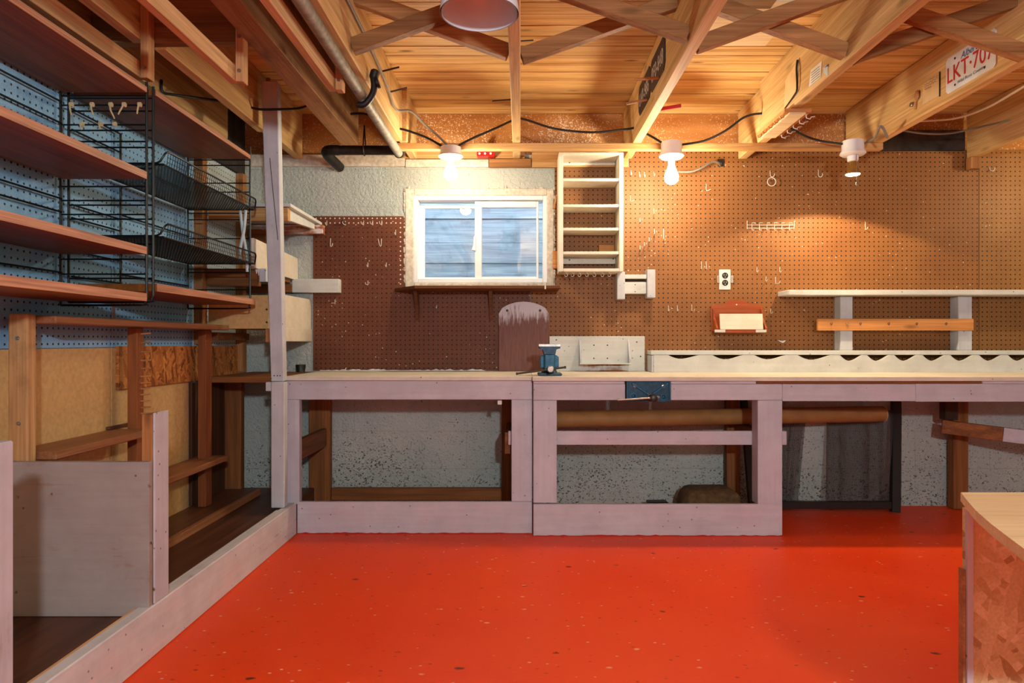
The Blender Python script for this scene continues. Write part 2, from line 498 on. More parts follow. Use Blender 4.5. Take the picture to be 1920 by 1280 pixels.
PINE = dict(light=(224, 172, 116), dark=(184, 122, 68))
M = {
 'joist': wood('joist_timber', (226, 190, 134), (186, 142, 86), 'Y', 0.5, var=0.15),
 'joist_old': wood('weathered_beam', (200, 156, 108), (144, 100, 60), 'Y', 0.4, stain=((84, 64, 46), 0.5)),
 'strut': wood('bridging_timber', (178, 132, 84), (126, 84, 46), 'X', 0.5),
 'lumber_x': wood('lumber_across', (222, 178, 118), (184, 130, 74), 'X', 0.5),
 'lumber_z': wood('lumber_upright', (196, 140, 88), (150, 96, 54), 'Z', 0.5),
 'rack': wood('rack_strips', (226, 184, 134), (200, 152, 102), 'Y', 0.15, var=0.1),
 'rack_z': wood('rack_hangers', (206, 158, 110), (176, 126, 80), 'Z', 0.15, var=0.1),
 'teak_edge': wood('shelf_edge', (204, 152, 120), (172, 120, 90), 'Y', 0.0, rough=0.5, var=0.05, fine=1.6),
 'teak': wood('red_brown_shelf', (150, 88, 28), (108, 60, 16), 'Y', 0.0, rough=0.5, var=0.08, spec=0.35),
 'brown_paint_y': wood('brown_stained_shelf', (160, 108, 72), (130, 82, 52), 'Y', 0.1, rough=0.5, var=0.06),
 'brown_paint_z': wood('brown_stained_post', (148, 88, 50), (116, 64, 36), 'Z', 0.1, rough=0.5, var=0.06),
 'fir_z': wood('rough_fir_post', (204, 164, 114), (156, 112, 70), 'Z', 0.5, stain=((92, 58, 36), 0.4)),
 'dark_z': wood('dark_old_board', (92, 58, 36), (52, 32, 22), 'Z', 0.3),
 'dark_y': wood('dark_old_platform', (112, 70, 46), (72, 44, 30), 'Y', 0.2, rough=0.45, spec=0.4),
 'brace': wood('brown_under_bench', (146, 92, 52), (98, 58, 32), 'Y', 0.3),
 'brace_x': wood('brown_under_bench_rail', (150, 96, 50), (104, 62, 32), 'X', 0.3),
 'brace_z': wood('brown_under_bench_leg', (150, 96, 50), (104, 62, 32), 'Z', 0.3),
 'pink_x': paint('lilac_paint_along', (202, 200, 210), (148, 110, 96), 0.08, 0.4, grain='X', tint=(206, 186, 198)),
 'pink_z': paint('lilac_paint_upright', (200, 200, 212), (148, 110, 96), 0.05, 0.25, grain='Z'),
 'pink_y': paint('lilac_paint_receding', (214, 214, 220), (140, 100, 80), 0.10, 0.2, grain='Y', tint=(222, 194, 198)),
 'white_x': paint('worn_white_along', (216, 219, 216), (150, 140, 125), 0.10, 0.4, grain='X'),
 'white_z': paint('worn_white_upright', (204, 208, 216), (140, 125, 110), 0.12, 0.4, grain='Z'),
 'cream': paint('cream_paint', (232, 222, 204), (170, 140, 105), 0.05, 0.2, grain='X'),
 'cream_cab': paint('cream_cabinet', (236, 228, 210), (190, 170, 140), 0.02, 0.0, grain='Z'),
 'half_white': paint('half_stripped_white', (224, 218, 214), (156, 86, 46), 0.75, 0.3, grain='X'),
 'benchtop': paint('bench_top', (230, 224, 208), (196, 172, 138), 0.15, 0.3, grain='X'),
 'grey_panel': paint('grey_pink_panel', (160, 150, 148), (136, 106, 92), 0.25, 0.1, grain='X'),
 'shield': paint('worn_purple_board', (138, 98, 92), (112, 68, 54), 0.3, 0.3, grain='Z'),
 'osb_dark': osb_mat('amber_strand_board', (160, 96, 44), (200, 134, 70), (112, 60, 26), 2.6, 'X'),
 'osb': osb_mat('strand_board', (200, 172, 122), (224, 204, 158), (170, 134, 88), 1.9),
 'hardboard': plain('tan_hardboard', (206, 168, 112), 0.6, var=0.1, scale=60),
 'plywood': wood('plywood_top', (232, 212, 172), (218, 192, 148), 'X', 0.0, var=0.03, fine=0.5),
 'plywood_edge': wood('plywood_edge', (198, 150, 104), (150, 104, 68), 'X', 0.0),
 'black_wire': plain('black_wire', (13, 14, 17), 0.4, 0.2),
 'black_cable': plain('black_cable', (26, 24, 24), 0.5),
 'grey_cable': plain('grey_cable', (128, 120, 110), 0.6),
 'white_cable': plain('white_cable', (214, 196, 178), 0.5),
 'galv': plain('grey_pipe', (150, 142, 128), 0.6, 0.1, scale=40, var=0.3),
 'black_pipe': plain('black_pipe', (40, 34, 32), 0.5, 0.3, scale=60, var=0.5),
 'porcelain': plain('porcelain', (232, 230, 232), 0.25, spec=0.5, var=0.02),
 'vinyl': plain('white_vinyl', (238, 240, 242), 0.35, spec=0.5, var=0.01),
 'enamel': plain('enamel_white', (216, 230, 240), 0.25, spec=0.5, var=0.03),
 'white_plastic': plain('white_plastic', (226, 226, 224), 0.4),
 'black_plastic': plain('black_plastic', (30, 30, 30), 0.45),
 'red': plain('red_plastic', (190, 22, 26), 0.4),
 'steel': plain('steel', (170, 165, 158), 0.3, 0.9, scale=50, var=0.2),
 'brass': plain('brass', (190, 150, 80), 0.35, 0.8),
 'hook_white': plain('white_hook', (226, 222, 212), 0.4),
 'dark_steel': plain('dark_steel', (70, 66, 62), 0.4, 0.8),
 'vise_blue': plain('blue_enamel', (28, 104, 138), 0.4, 0.2, scale=60, var=0.35),
 'vise_dark': plain('dark_blue_enamel', (20, 74, 104), 0.4, 0.2, scale=60, var=0.5),
 'kraft': plain('kraft_paper', (166, 118, 66), 0.6, var=0.15, scale=12),
 'mail_wood': wood('varnished_mail_rack', (170, 86, 38), (136, 58, 24), 'X', 0.0, rough=0.35, var=0.0, spec=0.5),
 'sill_wood': wood('dark_sill_shelf', (112, 66, 40), (78, 44, 28), 'X', 0.0, var=0.0),
 'hook_rail': wood('pine_hook_rail', (214, 152, 92), (188, 122, 66), 'X', 0.7, var=0.0),
 'well': wood('weathered_well_planks', (176, 186, 192), (132, 144, 152), 'X', 0.5, rough=0.9, var=0.1, stain=((96, 104, 110), 0.6)),
 'burlap': plain('brown_rough_block', (120, 92, 58), 0.9, var=0.35, scale=30),
 'string': plain('beige_string', (206, 186, 142), 0.8),
 'strap': plain('pale_strap', (184, 204, 214), 0.4),
 'plate_white': plain('plate_white', (232, 236, 238), 0.4),
 'plate_red': plain('plate_red', (206, 40, 36), 0.5),
 'plate_blue': plain('plate_blue', (52, 92, 150), 0.5),
 'plate_black': plain('plate_black', (38, 38, 42), 0.45, 0.2),
 'plate_digit': plain('plate_digit', (190, 188, 184), 0.5),
 'paper': plain('paper_label', (222, 218, 210), 0.7),
 'ink': plain('ink', (70, 60, 60), 0.7),
 'card': plain('card_tan', (226, 190, 140), 0.7),
 'net': mesh_fabric_mat(),
 'block': block_mat(), 'floor': floor_mat(), 'ceiling': ceiling_mat(), 'rim': rim_mat(), 'glass': glass_mat(),
 'plaster': plain('rough_plaster', (226, 216, 200), 0.85, var=0.2, scale=50),
 'tar': plain('tarred_board', (66, 60, 56), 0.8, var=0.7, scale=14),  # tar black, also used for the painted cavity shade in the left corner
 'peg': wood('dowel_wood', (206, 150, 100), (176, 120, 76), 'X', 0.0),
 'pipe_dark_stick': plain('dark_nail', (60, 40, 30), 0.5),
}
# hardboard: flecked, a little rough

# ================================================================== THE SETTING
YB = 3.68          # face of the back wall
XL = -1.50         # face of the left wall
CEIL = 2.135       # underside of the planks
JB = 1.879         # underside of the joists

mb = MB(); mb.box(-1.75, 3.6, -3.3, 4.0, -0.1, 0.0, 0)
struct('floor', mb, M['floor'], label='orange painted concrete floor of the workshop')

mb = MB(); yy = -3.22; random.seed(3)
while yy < 3.70:
    y2 = min(yy + 0.092, 3.72)
    g = random.choice((0.002, 0.003, 0.004, 0.006)); mb.box(-1.75, 3.6, yy + g, y2 - 0.0012, CEIL + random.uniform(0, 0.003), CEIL + 0.03, 0.0015)
    yy += 0.092
mb.box(-1.75, 3.6, -3.3, 3.9, CEIL + 0.03, CEIL + 0.05, 0)
struct('ceiling', mb, M['ceiling'], label='pine plank ceiling above the joists')

# back wall with the window hole
WX0, WX1 = WX(775, YB), WX(1027, YB); WZ0, WZ1 = WZ(531, YB), WZ(366, YB)
mb = MB()
T0, T1 = YB, YB + 0.2
WALLTOP = WZ(290, YB)
mb.box(-1.75, WX0, T0, T1, 0, WALLTOP, 0); mb.box(WX1, 3.6, T0, T1, 0, WALLTOP, 0)
mb.box(WX0, WX1, T0, T1, 0, WZ0, 0); mb.box(WX0, WX1, T0, T1, WZ1, WALLTOP, 0)
struct('wall_back', mb, M['block'], label='white painted concrete block wall with the window')
struct('wall_left', MB().box(XL - 0.25, XL, -3.3, YB - 0.0005, 0, CEIL - 0.0005, 0), M['block'], label='left block wall behind the boards')
struct('wall_right', MB().box(3.4, 3.6, -3.3, YB, 0, CEIL, 0), M['block'], label='right block wall out of view')
struct('wall_front', MB().box(XL, 3.4, -3.3, -3.1, 0, CEIL, 0), M['block'], label='block wall behind the viewer')
struct('trim_1', MB().box(-1.75, 3.6, YB + 0.02, YB + 0.06, WALLTOP + 0.001, CEIL, 0), M['rim'], label='paint speckled rim board between the joist ends')
# timber plates on top of the wall
mb = MB(); mb.box(XL, WX(760, YB), YB - 0.02, YB + 0.019, WZ(313, YB), WZ(291, YB), 0.004)
struct('trim_2', mb, M['plaster'], label='plastered sill plate on top of the left block wall')
struct('trim_3', MB().box(WX(752, 3.66), WX(984, 3.66), 3.655, YB - 0.001, WZ(297, 3.66), WZ(276, 3.66)), M['lumber_x'], label='pale timber header above the window')
struct('trim_4', MB().box(WX(917, 3.65), WX(996, 3.65), 3.645, YB - 0.001, WZ(313, 3.65), WZ(298, 3.65)), M['strut'], label='short dark timber under the header')
struct('trim_5', MB().box(WX(997, 3.65), WX(1178, 3.65), 3.65, YB - 0.001, WZ(313, 3.65), WZ(282, 3.65)), M['lumber_x'], label='timber plate above the pegboard beside the window')
struct('trim_6', MB().box(WX(760, 3.66), WX(916, 3.66), 3.66, YB - 0.001, WZ(313, 3.66), WZ(298.5, 3.66)), M['plaster'], label='smeared plaster strip above the window')

# window: rough plaster reveal, vinyl frame, two sashes, panes
def ring(mb, x0, x1, z0, z1, a, y0, y1, bev=0.002, al=None, ar=None, at=None, ab=None):
    al = al if al is not None else a; ar = ar if ar is not None else a; at = at if at is not None else a; ab = ab if ab is not None else a
    mb.box(x0, x0 + al, y0, y1, z0, z1, bev); mb.box(x1 - ar, x1, y0, y1, z0, z1, bev)
    mb.box(x0 + al, x1 - ar, y0, y1, z1 - at, z1, bev); mb.box(x0 + al, x1 - ar, y0, y1, z0, z0 + ab, bev)
    return mb
mb = MB()
random.seed(11)
px0, px1, py0, py1 = WX(760, YB), WX(1038, YB), WZ(540, YB), WZ(354, YB)
ring(mb, px0, px1, py0, py1, 0.03, YB - 0.012, YB + 0.01, 0.004, al=WX0 - px0 + 0.004, ar=px1 - WX1 + 0.004, at=py1 - WZ1 + 0.004, ab=WZ0 - py0 + 0.003)
for i in range(150):                       # ragged plaster edge
    t = random.random(); side = random.choice('lrrtl')
    r = random.uniform(0.004, 0.009)
    if side == 'l': p = (px0 + random.uniform(-.006, .004), YB - 0.004, py0 + t * (py1 - py0))
    elif side == 'r': p = (px1 + random.uniform(-.006, .006), YB - 0.004, py0 + t * (py1 - py0))
    else: p = (px0 + t * (px1 - px0), YB - 0.004, py1 + random.uniform(-.004, .004))
    bmesh.ops.create_icosphere(mb.bm, subdivisions=1, radius=r, matrix=Matrix.Translation(p) @ Matrix.Diagonal((1, 0.9, random.uniform(1, 2.2), 1)))
struct('trim_7', mb, M['plaster'], label='rough white plaster surround of the window')

win = thing('window_1', 'white vinyl sliding basement window with two panes', 'window', (0, YB + 0.03, WZ0)); win['kind'] = 'structure'
ox0, ox1, oz0, oz1 = WX0 + 0.002, WX1 - 0.002, WZ0 + 0.002, WZ1 - 0.002
ring(MB(), ox0, ox1, oz0, oz1, 0.024, YB - 0.008, YB + 0.10, 0.003).build('window_frame', M['vinyl'], win)
ls = ring(MB(), ox0 + 0.024, WX(899, YB), oz0 + 0.02, WZ(382, YB), 0.026, YB + 0.055, YB + 0.085, 0.002, al=0.026, ar=0.028, at=0.014, ab=0.016).build('sash', M['vinyl'], win)
ls['label'] = 'rear sash'
MB().box(ox0 + 0.045, WX(895, YB), YB + 0.068, YB + 0.072, oz0 + 0.03, WZ(385, YB), 0).build('pane', M['glass'], ls)
rs = ring(MB(), WX(890, YB), WX(1010, YB), WZ(527, YB), WZ(376, YB), 0.03, YB + 0.012, YB + 0.045, 0.003, al=0.038, ar=0.012, at=0.034, ab=0.026).build('sash', M['vinyl'], win)
rs['label'] = 'front sash'
MB().box(WX(900, YB), WX(1008, YB), YB + 0.027, YB + 0.031, WZ(520, YB), WZ(387, YB), 0).build('pane', M['glass'], rs)
MB().prism([(WX(884, YB), WZ(468, YB)), (WX(892, YB), WZ(470, YB)), (WX(892, YB), WZ(438, YB)), (WX(888, YB), WZ(444, YB)), (WX(888, YB), WZ(458, YB))], 'y', YB + 0.004, YB + 0.03, 0.001).build('latch', M['vinyl'], rs)
# window well outside
mb = MB(); z = 0.95; random.seed(5)
while z < 2.3:
    h = random.uniform(0.13, 0.16)
    mb.box(-1.3, 0.9, 4.42 + random.uniform(0, .012), 4.46, z, z + h - 0.0015, 0.002); z += h
mb.box(-1.32, -1.28, YB + 0.2, 4.46, 0.95, 2.2); mb.box(0.88, 0.92, YB + 0.2, 4.46, 0.95, 2.2); mb.box(-1.3, 0.9, YB + 0.2, 4.46, 0.9, 0.95)
o = mb.build('window_well', M['well']); tag(o, 'weathered grey timber window well outside the glass', 'window well', None, 'structure')

# ------------------------------------------------------------------ joists and what ties them
def joist(x0, x1, y1, label, mat='joist', z0=JB, splice=None, y0=-3.05):
    t = thing('ceiling_joist', label, 'joist', ((x0 + x1) / 2, 1.5, z0), 'ceiling joists')
    MB().box(x0, x1, y0, y1, z0, CEIL - 0.001, 0.003).build('beam', M[mat], t)
    if splice: MB().box(splice[0], splice[1], y1 + 0.001, splice[2], z0, CEIL - 0.001, 0.003).build('splice_piece', M[mat], t)
    return t
joist(-1.47, -1.425, 3.30, 'dark joist nearest the left wall above the wire shelving')
joist(-1.24, -1.197, 3.19, 'pale joist with the top of the white post nailed to its side', splice=(-1.222, -1.178, 3.66), y0=2.286)
joist(-1.282, -1.239, 2.243, 'joist running over the lumber rack nearest the wall')
joist(-0.90, -0.813, 3.40, 'thick weathered double joist left of the grey pipe', 'joist_old')
joist(-0.63, -0.584, 3.34, 'joist with the grey cable stapled down its right face', splice=(-0.60, -0.56, 3.66))
joist(-0.040, 0.0, 3.66, 'slim middle joist beside the ceiling lamp shade')
joist(0.557, 0.600, 3.66, 'joist with dark plates screwed on its left face')
joist(1.143, 1.188, 3.24, 'joist with paper labels and the key rack at its end', splice=(1.176, 1.222, 3.66))
joist(1.757, 1.800, 3.66, 'joist carrying the white licence plate')
joist(2.41, 2.455, 3.66, 'speckled joist at the far right above the pegboard seam')
joist(3.00, 3.045, 3.66, 'joist beyond the right edge of the pegboard wall')

tag(MB().box(-0.62, 1.80, 3.36, 3.40, 1.846, JB - 0.001, 0.002).build('lamp_strip', M['lumber_x']), 'long timber strip under the joists carrying the bulb holders', 'strip')

def blocking(x0, x1, y, z0, label):
    box_thing('joist_blocking', M['strut'], (x0, x1, y, y + 0.04, z0, CEIL - 0.002), label, 'blocking', 'blocking between joists')
blocking(-1.423, -0.902, 2.245, 1.885, 'broad timber block between the two joists left of the pipe')
blocking(-0.811, -0.632, 1.95, 2.03, 'small timber block beside the weathered double joist')

def strut(xa, za, xb, zb, y, label, h=0.052, w=0.036):
    mb = MB(); mb.bar((xa, y, za), (xb, y, zb), w, h, bev=0.002)
    tag(mb.build('bridging_strut', M['strut']), label, 'strut', 'cross bridging between joists')
zl, zh = 1.91, 2.105
strut(-0.582, zl, -0.042, zh, 2.34, 'bridging strut rising right behind the lamp shade')
strut(-0.582, zh, -0.042, zl, 2.385, 'bridging strut falling right to the middle joist')
strut(0.002, zh, 0.556, zl, 2.25, 'bridging strut falling right above the white ladder shelf')
strut(0.002, zl, 0.556, zh, 2.42, 'bridging strut rising right from the middle joist')
strut(0.602, zl, 1.142, zh, 2.33, 'dark bridging strut rising right left of the paper labels')
strut(0.602, zh, 1.142, zl, 2.38, 'bridging strut falling right towards the paper labels')
strut(1.19, 2.09, 1.756, 1.895, 2.36, 'dark bridging strut crossing in front of the licence plate')
strut(1.19, zl, 1.756, zh, 2.41, 'bridging strut rising right behind the licence plate strut')
box_thing('plywood_scrap', M['plywood'], (0.70, 1.02, 2.45, 2.82, CEIL - 0.013, CEIL - 0.001), 'pale plywood scrap nailed to the ceiling behind the crossed struts', 'scrap')
box_thing('ceiling_board', M['strut'], (0.74, 0.90, 2.00, 2.44, 2.09, 2.125), 'dark board lying above the crossed struts at the top edge', 'board')
# burnt rim behind the far right joists
box_thing('tarred_board', M['tar'], (1.85, 2.40, 3.655, 3.70, WZ(282, 3.66), WZ(244, 3.66)), 'blackened board between the two right-hand joists above the pegboard', 'board')
box_thing('hanging_block', M['lumber_z'], (2.40, 2.455, 3.61, 3.65, 1.815, JB - 0.001), 'small wood block hanging under the speckled joist', 'block')

# ------------------------------------------------------------------ overhead lumber racks
def rack(x, y, zb, ztop, label, y0=-0.5):
    t = thing('lumber_rack', label, 'rack', (x, y, zb), 'overhead lumber racks')
    h = MB().box(x, x + 0.026, y - 0.018, y + 0.022, zb - 0.004, ztop, 0.002).build('hanger', M['rack_z'], t)
    studs('screw', M['steel'], h, [(x + 0.013, y - 0.018, z) for z in (zb + 0.03, ztop - 0.04)], [(0.006, 0), (0.006, 0.004)])
    MB().box(x - 0.030, x - 0.002, y0, y + 0.016, zb, zb + 0.052, 0.002).build('rail', M['rack'], t)
    MB().box(x, x + 0.026, y0 + 0.03, y0 + 0.07, zb - 0.004, ztop, 0.002).build('hanger', M['rack_z'], t)
rack(-1.2375, 2.221, 1.755, 2.03, 'hanging lumber rack above the left shelving beside the wall')
rack(-0.928, 2.221, 1.743, 1.925, 'hanging lumber rack nailed beside the weathered double joist')
rack(-0.658, 2.42, 1.790, 2.09, 'hanging lumber rack beside the joist with the grey cable')

# ------------------------------------------------------------------ pipes and cables
t = thing('drain_pipe', 'grey pipe under the joists joined to a black elbow at the wall', 'pipe', W(745, 283, 3.42))
MB().tube([(-0.611, 0.3, 1.838), (-0.610, 1.5, 1.838), (-0.612, 3.40, 1.838)], 0.021, 14).build('pipe', M['galv'], t, True)
MB().tube([(-0.612, 3.47, 1.872), (-0.70, 3.47, 1.872), (-0.97, 3.47, 1.872)], 0.024, 14).tube([(-0.612, 3.40, 1.838), (-0.612, 3.445, 1.852), (-0.612, 3.47, 1.872)], 0.025, 14, 3)\
    .build('cross_pipe', M['black_pipe'], t, True)
MB().tube([(-0.93, 3.47, 1.872), (-0.99, 3.47, 1.870), (-1.0, 3.51, 1.858), (-0.985, 3.59, 1.842), (-0.975, 3.655, 1.832)], 0.026, 14, 4).build('elbow', M['black_pipe'], t, True)
MB().tube([(-0.80, 3.47, 2.00), (-0.80, 3.443, 1.88), (-0.80, 3.47, 1.845), (-0.80, 3.497, 1.88), (-0.80, 3.47, 2.00)], 0.0035, 6, 4).build('strap', M['dark_steel'], t, True)
mb = MB(); mb.lathe([(0.014, 0), (0.018, 0.008), (0.018, 0.03), (0.012, 0.036)], (-0.566, 2.60, 1.90), (0.3, 0, 1), 12)
mb.tube([(-0.625, 2.60, 1.802), (-0.60, 2.60, 1.802), (-0.572, 2.60, 1.835), (-0.562, 2.60, 1.87), (-0.566, 2.60, 1.91)], 0.0125, 10, 3); mb.lathe([(0.022, 0), (0.022, 0.010)], (-0.553, 2.60, 1.885), (1, 0, 0.3), 12)
tag(mb.build('pipe_clamp', M['black_pipe'], None, True), 'dark cast clamp holding the grey pipe to the joist', 'clamp')

def cable(name, pts, r, mat, label, cat='cable'):
    tag(MB().tube(pts, r, 8, 5).build(name, M[mat], None, True), label, cat)
cable('electric_cable', [W(303, 150, 2.68), W(305, 172, 2.68), W(330, 178, 2.72), W(420, 190, 2.9), (-1.25, 2.98, 1.945), (-1.18, 3.02, 1.93), W(520, 205, 3.03), W(560, 203, 3.1), W(590, 196, 3.2), (-0.9, 3.24, 1.98), (-0.83, 3.24, 1.98), W(690, 215, 3.25), (-0.63, 3.28, 1.925), (-0.57, 3.28, 1.92), W(800, 258, 3.30), W(832, 276, 3.30)], 0.0055, 'black_cable',
      'black cable sagging through the left joists past the white post')
cable('electric_cable', [W(855, 276, 3.30), W(880, 262, 3.31), W(930, 240, 3.33), W(966, 224, 3.34), W(985, 224, 3.34), W(1040, 241, 3.34), W(1110, 248, 3.34), W(1175, 242, 3.33), W(1192, 241, 3.33), W(1222, 256, 3.31), W(1248, 272, 3.30)], 0.0055, 'black_cable',
      'black cable looping from the left bulb holder to the middle one')
cable('electric_cable', [W(1270, 272, 3.30), W(1320, 264, 3.3), W(1360, 245, 3.25), W(1395, 220, 3.22), W(1424, 213, 3.21), W(1448, 216, 3.21), W(1490, 245, 3.27), W(1530, 262, 3.32), W(1580, 270, 3.30)], 0.0055, 'black_cable',
      'black cable from the middle bulb holder through the key rack joist')
cable('electric_cable', [W(1618, 270, 3.30), W(1640, 258, 3.2), W(1648, 240, 3.12), W(1655, 239, 3.12), W(1664, 258, 3.16)], 0.006, 'grey_cable', 'short grey cable rising from the right bulb holder to the joist')
cable('electric_cable', [(-0.574, 1.2, 2.03), (-0.575, 2.2, 2.03), (-0.574, 2.55, 2.02), (-0.572, 2.9, 1.99), (-0.568, 3.08, 1.95), W(770, 208, 3.12), W(795, 232, 3.2), W(825, 258, 3.27), W(842, 276, 3.3)], 0.0055, 'grey_cable',
      'grey cable running down the joist face to the left bulb holder')
cable('electric_cable', [W(1722, 227, 3.3), W(1790, 222, 3.2), W(1850, 202, 3.0), W(1910, 168, 2.7), W(1990, 120, 2.4)], 0.005, 'white_cable', 'white cable swinging across the right-hand joists')
cable('electric_cable', [W(1690, 244, 3.5), W(1730, 250, 3.5), W(1780, 250, 3.5), W(1830, 240, 3.4), W(1893, 225, 3.12)], 0.005, 'grey_cable', 'grey cable sagging in front of the blackened board')
cable('electric_cable', [W(1352, 306, 3.6665), W(1350, 310, 3.655), W(1346, 305, 3.63), W(1335, 304, 3.62), W(1315, 315, 3.60), W(1295, 322, 3.60), W(1272, 322, 3.62)], 0.0055, 'grey_cable',
      'grey cable poking out of a hole in the pegboard behind the middle bulb')
box_thing('outlet_hole_patch', M['tar'], (WX(1346, 3.67), WX(1358, 3.67), 3.668, 3.6729, WZ(312, 3.67), WZ(298, 3.67)), 'dark ragged hole in the pegboard where the grey cable comes out', 'hole', bev=0.001)

# ------------------------------------------------------------------ lamps
def holder(x, y, top, bottom, label, strength, col, kind='bulb', bulb_bottom=None, stem=None):
    t = thing('bulb_holder', label, 'lamp', (x, y, bottom), 'bare bulb holders')
    h = top - bottom
    MB().lathe([(0.050, 0), (0.051, -h * 0.62), (0.058, -h * 0.75), (0.060, -h * 0.84), (0.050, -h * 0.95), (0.026, -h)], (x, y, top), (0, 0, 1), 32).build('holder', M['porcelain'], t, True)
    if kind == 'bulb':
        H = bottom - bulb_bottom
        MB().lathe([(0.014, 0.004), (0.015, -H * 0.25), (0.020, -H * 0.38), (0.031, -H * 0.58), (0.034, -H * 0.72), (0.030, -H * 0.86), (0.018, -H * 0.96), (0.002, -H)], (x, y, bottom), (0, 0, 1), 24)\
            .build('bulb', emit_mat('lit_bulb', col, strength), t, True)
    return t
B1 = W(845, 297, 3.30); B2 = W(1259, 298, 3.30); B3 = W(1599, 293, 3.30)
holder(B1.x, 3.30, 1.838, B1.z, 'white porcelain holder with lit bulb above the window', BULB_WARM * 0.8, WARM, bulb_bottom=WZ(338, 3.30))
t2 = holder(B2.x, 3.30, 1.862, B2.z, 'white porcelain holder with lit bulb above the brown pegboard', BULB_WARM * 1.15, WARM, bulb_bottom=WZ(346, 3.30))
t3 = holder(B3.x, 3.30, 1.868, B3.z, 'white porcelain holder with reflector lamp and pull chain', 0, WARM, kind='spot')
MB().lathe([(0.026, 0), (0.025, -0.022), (0.021, -0.026)], (B3.x, 3.30, B3.z), (0, 0, 1), 24).build('socket', M['porcelain'], t3, True)
MB().lathe([(0.017, -0.024), (0.018, -0.05), (0.022, -0.056), (0.034, -0.085), (0.034, -0.088)], (B3.x, 3.30, B3.z), (0, 0, 1), 28, cap=False).build('reflector', M['brass'], t3, True)
MB().lathe([(0.033, -0.0865), (0.030, -0.091), (0.001, -0.093)], (B3.x, 3.30, B3.z), (0, 0, 1), 28).build('lamp_face', emit_mat('lit_lamp_face', HALOGEN, 40.0), t3, True)
mb = MB(); mb.tube([(B3.x, 3.262, B3.z + 0.01), (B3.x, 3.262, WZ(343, 3.262))], 0.0013, 6); mb.lathe([(0.002, 0.012), (0.0045, 0.004), (0.005, -0.004), (0.002, -0.008)], (B3.x, 3.262, WZ(346, 3.262)), (0, 0, 1), 10)
mb.build('pull_chain', M['steel'], t3, True)
sp = bpy.data.lights.new('spot_beam', 'SPOT'); sp.energy = SPOT_WATT; sp.color = HALOGEN; sp.spot_size = math.radians(138); sp.spot_blend = 0.14; sp.shadow_soft_size = 0.025
so = bpy.data.objects.new('spot_beam', sp); COL.objects.link(so); so.location = (B3.x, 3.30, B3.z - 0.10); so.rotation_euler = (math.radians(6), 0, 0)
so.parent = None
# further bulbs of the same room, behind the viewer and past the right edge of the frame
t4 = holder(0.55, -1.3, 1.72, 1.665, 'neutral globe lamp hanging behind the viewer', 0, NEUTRAL, kind='globe')
g = MB(); bmesh.ops.create_uvsphere(g.bm, u_segments=24, v_segments=16, radius=0.07, matrix=Matrix.Translation((0.55, -1.3, 1.595)))
MB().tube([(0.55, -1.3, 1.72), (0.55, -1.3, CEIL - 0.002)], 0.004, 8).build('cord', M['black_cable'], t4, True)
g.build('globe', emit_mat('lit_globe', NEUTRAL, BULB_NEUTRAL), t4, True)
holder(2.95, 3.05, 1.86, 1.79, 'warm ceiling bulb past the right end of the bench', BULB_WARM * 0.8, (1.0, 0.78, 0.46), bulb_bottom=1.68)

# glass shade hanging close to the viewer
LX, LY, LZ = WX(899, 1.62), 1.62, 1.676
t = thing('ceiling_lamp', 'white bell-shaped ceiling lamp shade cut by the top edge', 'lamp', (LX, LY, LZ))
prof = [(0.094, 0.0), (0.0935, 0.012), (0.090, 0.035), (0.082, 0.062), (0.066, 0.088), (0.046, 0.104), (0.040, 0.112)]
mb = MB(); mb.lathe(prof + [(r - 0.003, h) for r, h in reversed(prof)], (LX, LY, LZ), (0, 0, 1), 56, cap=False)
mb.build('shade', M['enamel'], t, True)
MB().lathe([(0.030, 0.070), (0.036, 0.070), (0.042, 0.085), (0.044, 0.118), (0.05, 0.12), (0.05, 0.16)], (LX, LY, LZ), (0, 0, 1), 36).build('socket', plain('grey_socket', (120, 118, 128), 0.4), t, True)
MB().lathe([(0.052, 0.158), (0.052, 0.166), (0.02, CEIL - LZ - 0.001)], (LX, LY, LZ), (0, 0, 1), 24).build('canopy', M['porcelain'], t, True)

# ================================================================== BOARDS ON THE WALLS
PB = YB - 0.0065     # face of the back pegboard
def poly(pts, d): return [(WX(x, d), WZ(y, d)) for x, y in pts]
x0 = WX(587, PB); xr = WX(995, PB); zb = WZ(694.5, PB)
midx = (WX(587, PB) + WX(994, PB)) / 2
tall = WZ(405, PB) - zb
M['peg_left'] = pegboard_mat('pegboard_left', (112, 64, 40), (96, 52, 32), 'X', specks=0.5, white_edge=(tall - 0.06, WX(748, PB) - midx, WX(758, PB) - midx, WZ(535, PB) - zb))
M['peg_right'] = pegboard_mat('pegboard_right', (146, 98, 52), (130, 84, 44), 'X', specks=0.24)
M['peg_far'] = pegboard_mat('pegboard_far', (150, 106, 58), (134, 92, 50), 'X', specks=0.03)
tag(MB().prism(poly([(587, 694.5), (587, 405), (759, 405), (759, 541), (994, 541), (994, 694.5)], PB), 'y', PB, YB - 0.0005).build('pegboard', M['peg_left']),
    'dark brown pegboard left of and below the window', 'pegboard')
pegb = bpy.data.objects['pegboard']; random.seed(9)
sm = [(WX(600, PB), WZ(695, PB))]; sm_top = []
for i in range(60):
    x = 600 + i * 5.2; sm_top.append((WX(x, PB), WZ(694.0 - random.random() * (3.2 if 640 < x < 720 or x > 800 else 1.2), PB)))
sm += [(WX(912, PB), WZ(695, PB))]
MB().prism(sm + list(reversed(sm_top)), 'y', PB - 0.0012, PB - 0.0001).build('paint_smear', M['white_plastic'], pegb)
tag(MB().prism(poly([(995, 694.5), (995, 541), (1040, 541), (1040, 313), (1180, 313), (1180, 281), (1835, 281), (1835, 694.5)], PB), 'y', PB, YB - 0.0005).build('pegboard', M['peg_right']),
    'large warm brown pegboard right of the window behind the bulbs', 'pegboard')
